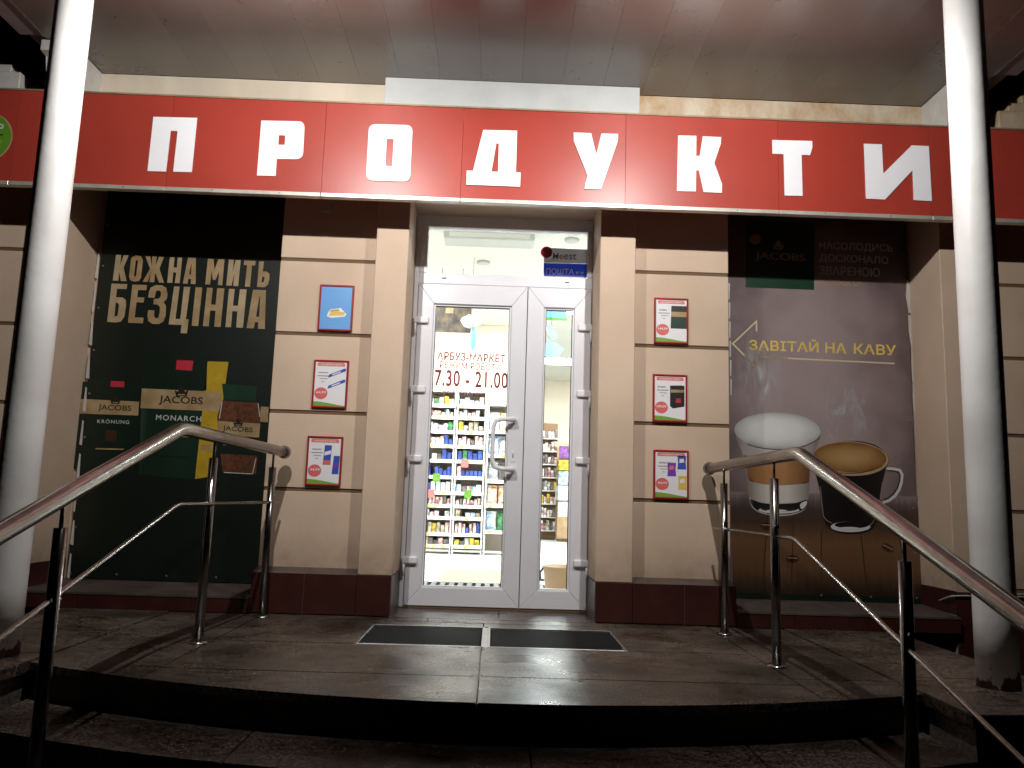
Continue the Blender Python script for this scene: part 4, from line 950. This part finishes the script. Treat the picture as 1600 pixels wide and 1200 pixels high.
fills1 = [12,4,2,3,11,0,0,13,2,4,2,11]; fills2 = [6,3,4,3,1,0,0,13,4,2,11,2]
rack('white snack rack with grey boxes on its lowest shelf, at the row end', -.33, .045, RY, rows_z, None)
rack('white snack rack with yellow packs on its lowest shelf, between two racks', .055, .43, RY, rows_z, None)
rack('white rack of crisp bags beside the snack racks', .445, .90, RY, [.30,.62,.92,1.24,1.54], None, 1.86)
def shelf_name(i): return ('lowest','second','third','fourth','fifth','sixth','seventh','eighth','ninth','tenth','eleventh','top')[i]
for ri, (x0, x1, fl, rn) in enumerate(((-.33,.045,fills1,'end snack rack'), (.055,.43,fills2,'middle snack rack'))):
    for i, (z, mi) in enumerate(zip(rows_z, fl)):
        n = 7 if mi in (3,) else 6 if i % 2 else 5
        h = min(.13, ((rows_z+[2.01])[i+1]-z-.05)); h = max(.06, h)
        wd = (x1-x0-.06)/n
        for k in range(n):
            if random.random() < .06: continue
            c = mi if random.random() < .62 else random.choice((0,1,2,4,5,6,7,8,9,11,12,13))
            nm = 'snack_box'
            product(nm, '%s snack pack on the %s shelf from the floor of the %s' % (CN[c], shelf_name(i), rn), 'snack pack', 'box', x0+.03+wd*(k+.5), RY+.012+random.uniform(0,.02), z+.0005, wd-.008, .24, round(h*random.choice((.6,.75,.9,1)),3), c, 'snack packs on the racks')
for i, (z, cols) in enumerate(((.30,(1,8,8)),(.62,(9,9,6)),(.92,(2,12,2)),(1.24,(1,2,1)),(1.54,(11,9,2)))):
    for k in range(3):
        product('crisp_bag', '%s crisp bag on the %s shelf from the floor of the crisp rack' % (CN[cols[k]], shelf_name(i)), 'crisp bag', 'bag', .53+k*.145, RY+.03, z+.0005, .14, .1, .24, cols[k], 'crisp bags on the rack')
# offer stickers on rack edges
for k, (px, lab) in enumerate((((726,724),'middle rack, upper'), ((682,746),'end rack, upper'), ((673,771),'end rack, lower'), ((731,772),'middle rack, lower'))):
    c = hit(px, RY-.03); o = box('offer_card', c.x-.045, c.x+.045, RY-.030, RY-.027, c.z-.05, c.z+.05, ('p_bubble','p_lime')[k%2])
    tag(o, 'small bright offer card clipped to the %s shelf edge' % lab, 'offer card', 'offer cards on the racks')
# far right: dark rack, counter with boxes
FR = thing('dark_rack', 'tall dark rack of small goods at the far end of the shop', 'shelf rack', (1.5,9.0,0))
box('frame_board', 1.38, 1.66, 8.9, 9.3, .004, 2.05, 'groove', FR)
for k in range(8):
    z = .15+k*.23; box('shelf_board', 1.37, 1.67, 8.78, 8.9, z, z+.015, 'shelf', FR)
    for j in range(5):
        mi = random.choice([7,7,12,12,6,2,3]); product('small_pack', '%s pack on the %s shelf from the floor of the far dark rack' % (CN[mi], shelf_name(k)), 'pack', 'box', 1.405+j*.055, 8.795, z+.0155, .044, .08, random.choice((.12,.15,.17)), mi, 'packs on the far dark rack')
CT = thing('box_stand', 'pale wooden display stand with stacked boxes at the far end of the shop', 'display stand', (1.75,8.4,0))
box('stand_base', 1.64, 1.95, 8.35, 8.7, .05, .42, 'wood', CT, .005); box('foot', 1.66, 1.93, 8.37, 8.68, .004, .05, 'groove', CT)
box('stand_back', 1.64, 1.95, 8.69, 8.71, .42, 1.7, 'wood', CT)
for k, (mi, z, lab) in enumerate(((11,.4205,'lowest'),(11,.69,'second'),(1,.955,'third'),(6,1.20,'fourth'),(10,1.40,'top'))):
    product('display_box', '%s display box, %s on the wooden stand' % (CN[mi], lab), 'box', 'box', 1.795, 8.37, z, .29, .28, (.25,.25,.23,.18,.22)[k], mi, 'boxes on the wooden stand')
# poster and bundle seen through the wide leaf, blue sheet and ribbon through the narrow one
P = [hit(p, 2.6) for p in ((674,472),(737,476),(736,522),(673,518))]
b = thing('hanging_poster', 'dark coffee poster hanging under the shop ceiling', 'poster', P[0])
box('board', P[3].x, P[1].x, 2.6, 2.61, P[3].z, P[0].z, 'posterdk', b); box('printed_tag', P[3].x+.14, P[3].x+.22, 2.597, 2.599, P[0].z-.11, P[0].z-.05, 'p_goldlt', b)
tube('hanging_wire', [(P[0].x+.1,2.605,P[0].z),(P[0].x+.1,2.605,3.02)], .003, 'alu', b, 6); tube('hanging_wire', [(P[1].x-.1,2.605,P[0].z),(P[1].x-.1,2.605,3.02)], .003, 'alu', b, 6)
c0 = hit((737,502), 2.2)
b = thing('hanging_bundle', 'white bundle with a pale blue ribbon hanging inside the wide door leaf', 'decoration', c0)
bmv = bm_sphere(c0, .085, s=(1.15,.8,.75), seg=16)
for v in bmv.verts: v.co += Vector((random.uniform(-.012,.012), random.uniform(-.012,.012), random.uniform(-.012,.012)))
obj('bundle', bmv, 'bagwhite', b, True); obj('ribbon', bm_sphere(c0+Vector((.02,0,-.17)), .032, s=(1,.5,3.6), seg=14), 'ribbon', b, True); tube('string', [(c0.x,2.2,c0.z+.05),(c0.x,2.2,3.02)], .003, 'alu', b, 6)
P = [hit(p, 2.4) for p in ((853,479),(886,481),(884,502),(853,500))]
b = thing('blue_sheet', 'blue printed sheet hanging inside the narrow door leaf', 'poster', P[0])
box('board', P[3].x, P[1].x, 2.4, 2.404, P[3].z, P[0].z, 'p_blue', b); tube('string', [(P[3].x+.06,2.402,P[0].z),(P[3].x+.06,2.402,3.02)], .003, 'alu', b, 6); box('lower_stripe', P[3].x, P[1].x, 2.397, 2.399, P[3].z, P[3].z+.025, 'p_lime', b)
c0 = hit((861,545), 2.4)
b = thing('blue_streamer', 'torn blue paper streamer hanging inside the narrow door leaf', 'decoration', c0)
for k, (dx, dz, w2, h2, a) in enumerate(((-.02,0,.05,.16,.5),(.05,-.02,.06,.10,-.9),(0,.16,.03,.14,-.5))):
    bb = bm_box(-w2, w2, 2.39-.006*k, 2.393-.006*k, -h2/2, h2/2)
    bmesh.ops.rotate(bb, verts=bb.verts, cent=(0,2.39,0), matrix=Matrix.Rotation(a,3,'Y')); bmesh.ops.translate(bb, verts=bb.verts, vec=(c0.x+dx,0,c0.z+dz)); obj('streamer', bb, 'ribbon', b)
tube('string', [(c0.x,2.39,c0.z+.2),(c0.x,2.39,3.02)], .003, 'alu', b, 6)
# floor things by the door
t = thing('rubber_mat', 'dark rubber grid mat just inside the door', 'mat', (.4,1.1,.004))
box('mat_base', .0, 1.15, 1.0, 1.47, .0045, .010, 'rubber', t)
for k in range(16): box('rib', .01+k*.072, .05+k*.072, 1.005, 1.465, .010, .018, 'handlegrey', t)
tag(box('cardboard_sheet', .12, 1.0, 1.5, 2.7, .0045, .009, 'card'), 'flattened cardboard sheet on the pale shop floor', 'cardboard')
t = thing('bucket', 'beige plastic bucket with a dark handle inside the narrow door leaf', 'bucket', (1.075,.50,.004))
lathe('body', (1.075,.50,.005), [(.115,0),(.118,.004),(.142,.235),(.150,.236),(.150,.246),(.138,.246),(.114,.012)], 'bucket', t, 28)
tube('handle', [(.930,.48,.235),(.908,.465,.20),(.912,.455,.155),(.938,.45,.15)], .009, 'handlegrey', t, 8)
t = thing('mop', 'grey mop handle leaning out of the beige bucket', 'mop', (1.09,.50,.03))
tube('stick', [(1.09,.50,.03),(1.16,.36,1.05)], .011, 'ductgrey', t, 10)
b = bm_sphere((1.09,.50,.06), .05, seg=12, s=(1,1,.8)); obj('mop_head', b, 'ductgrey', t, True)
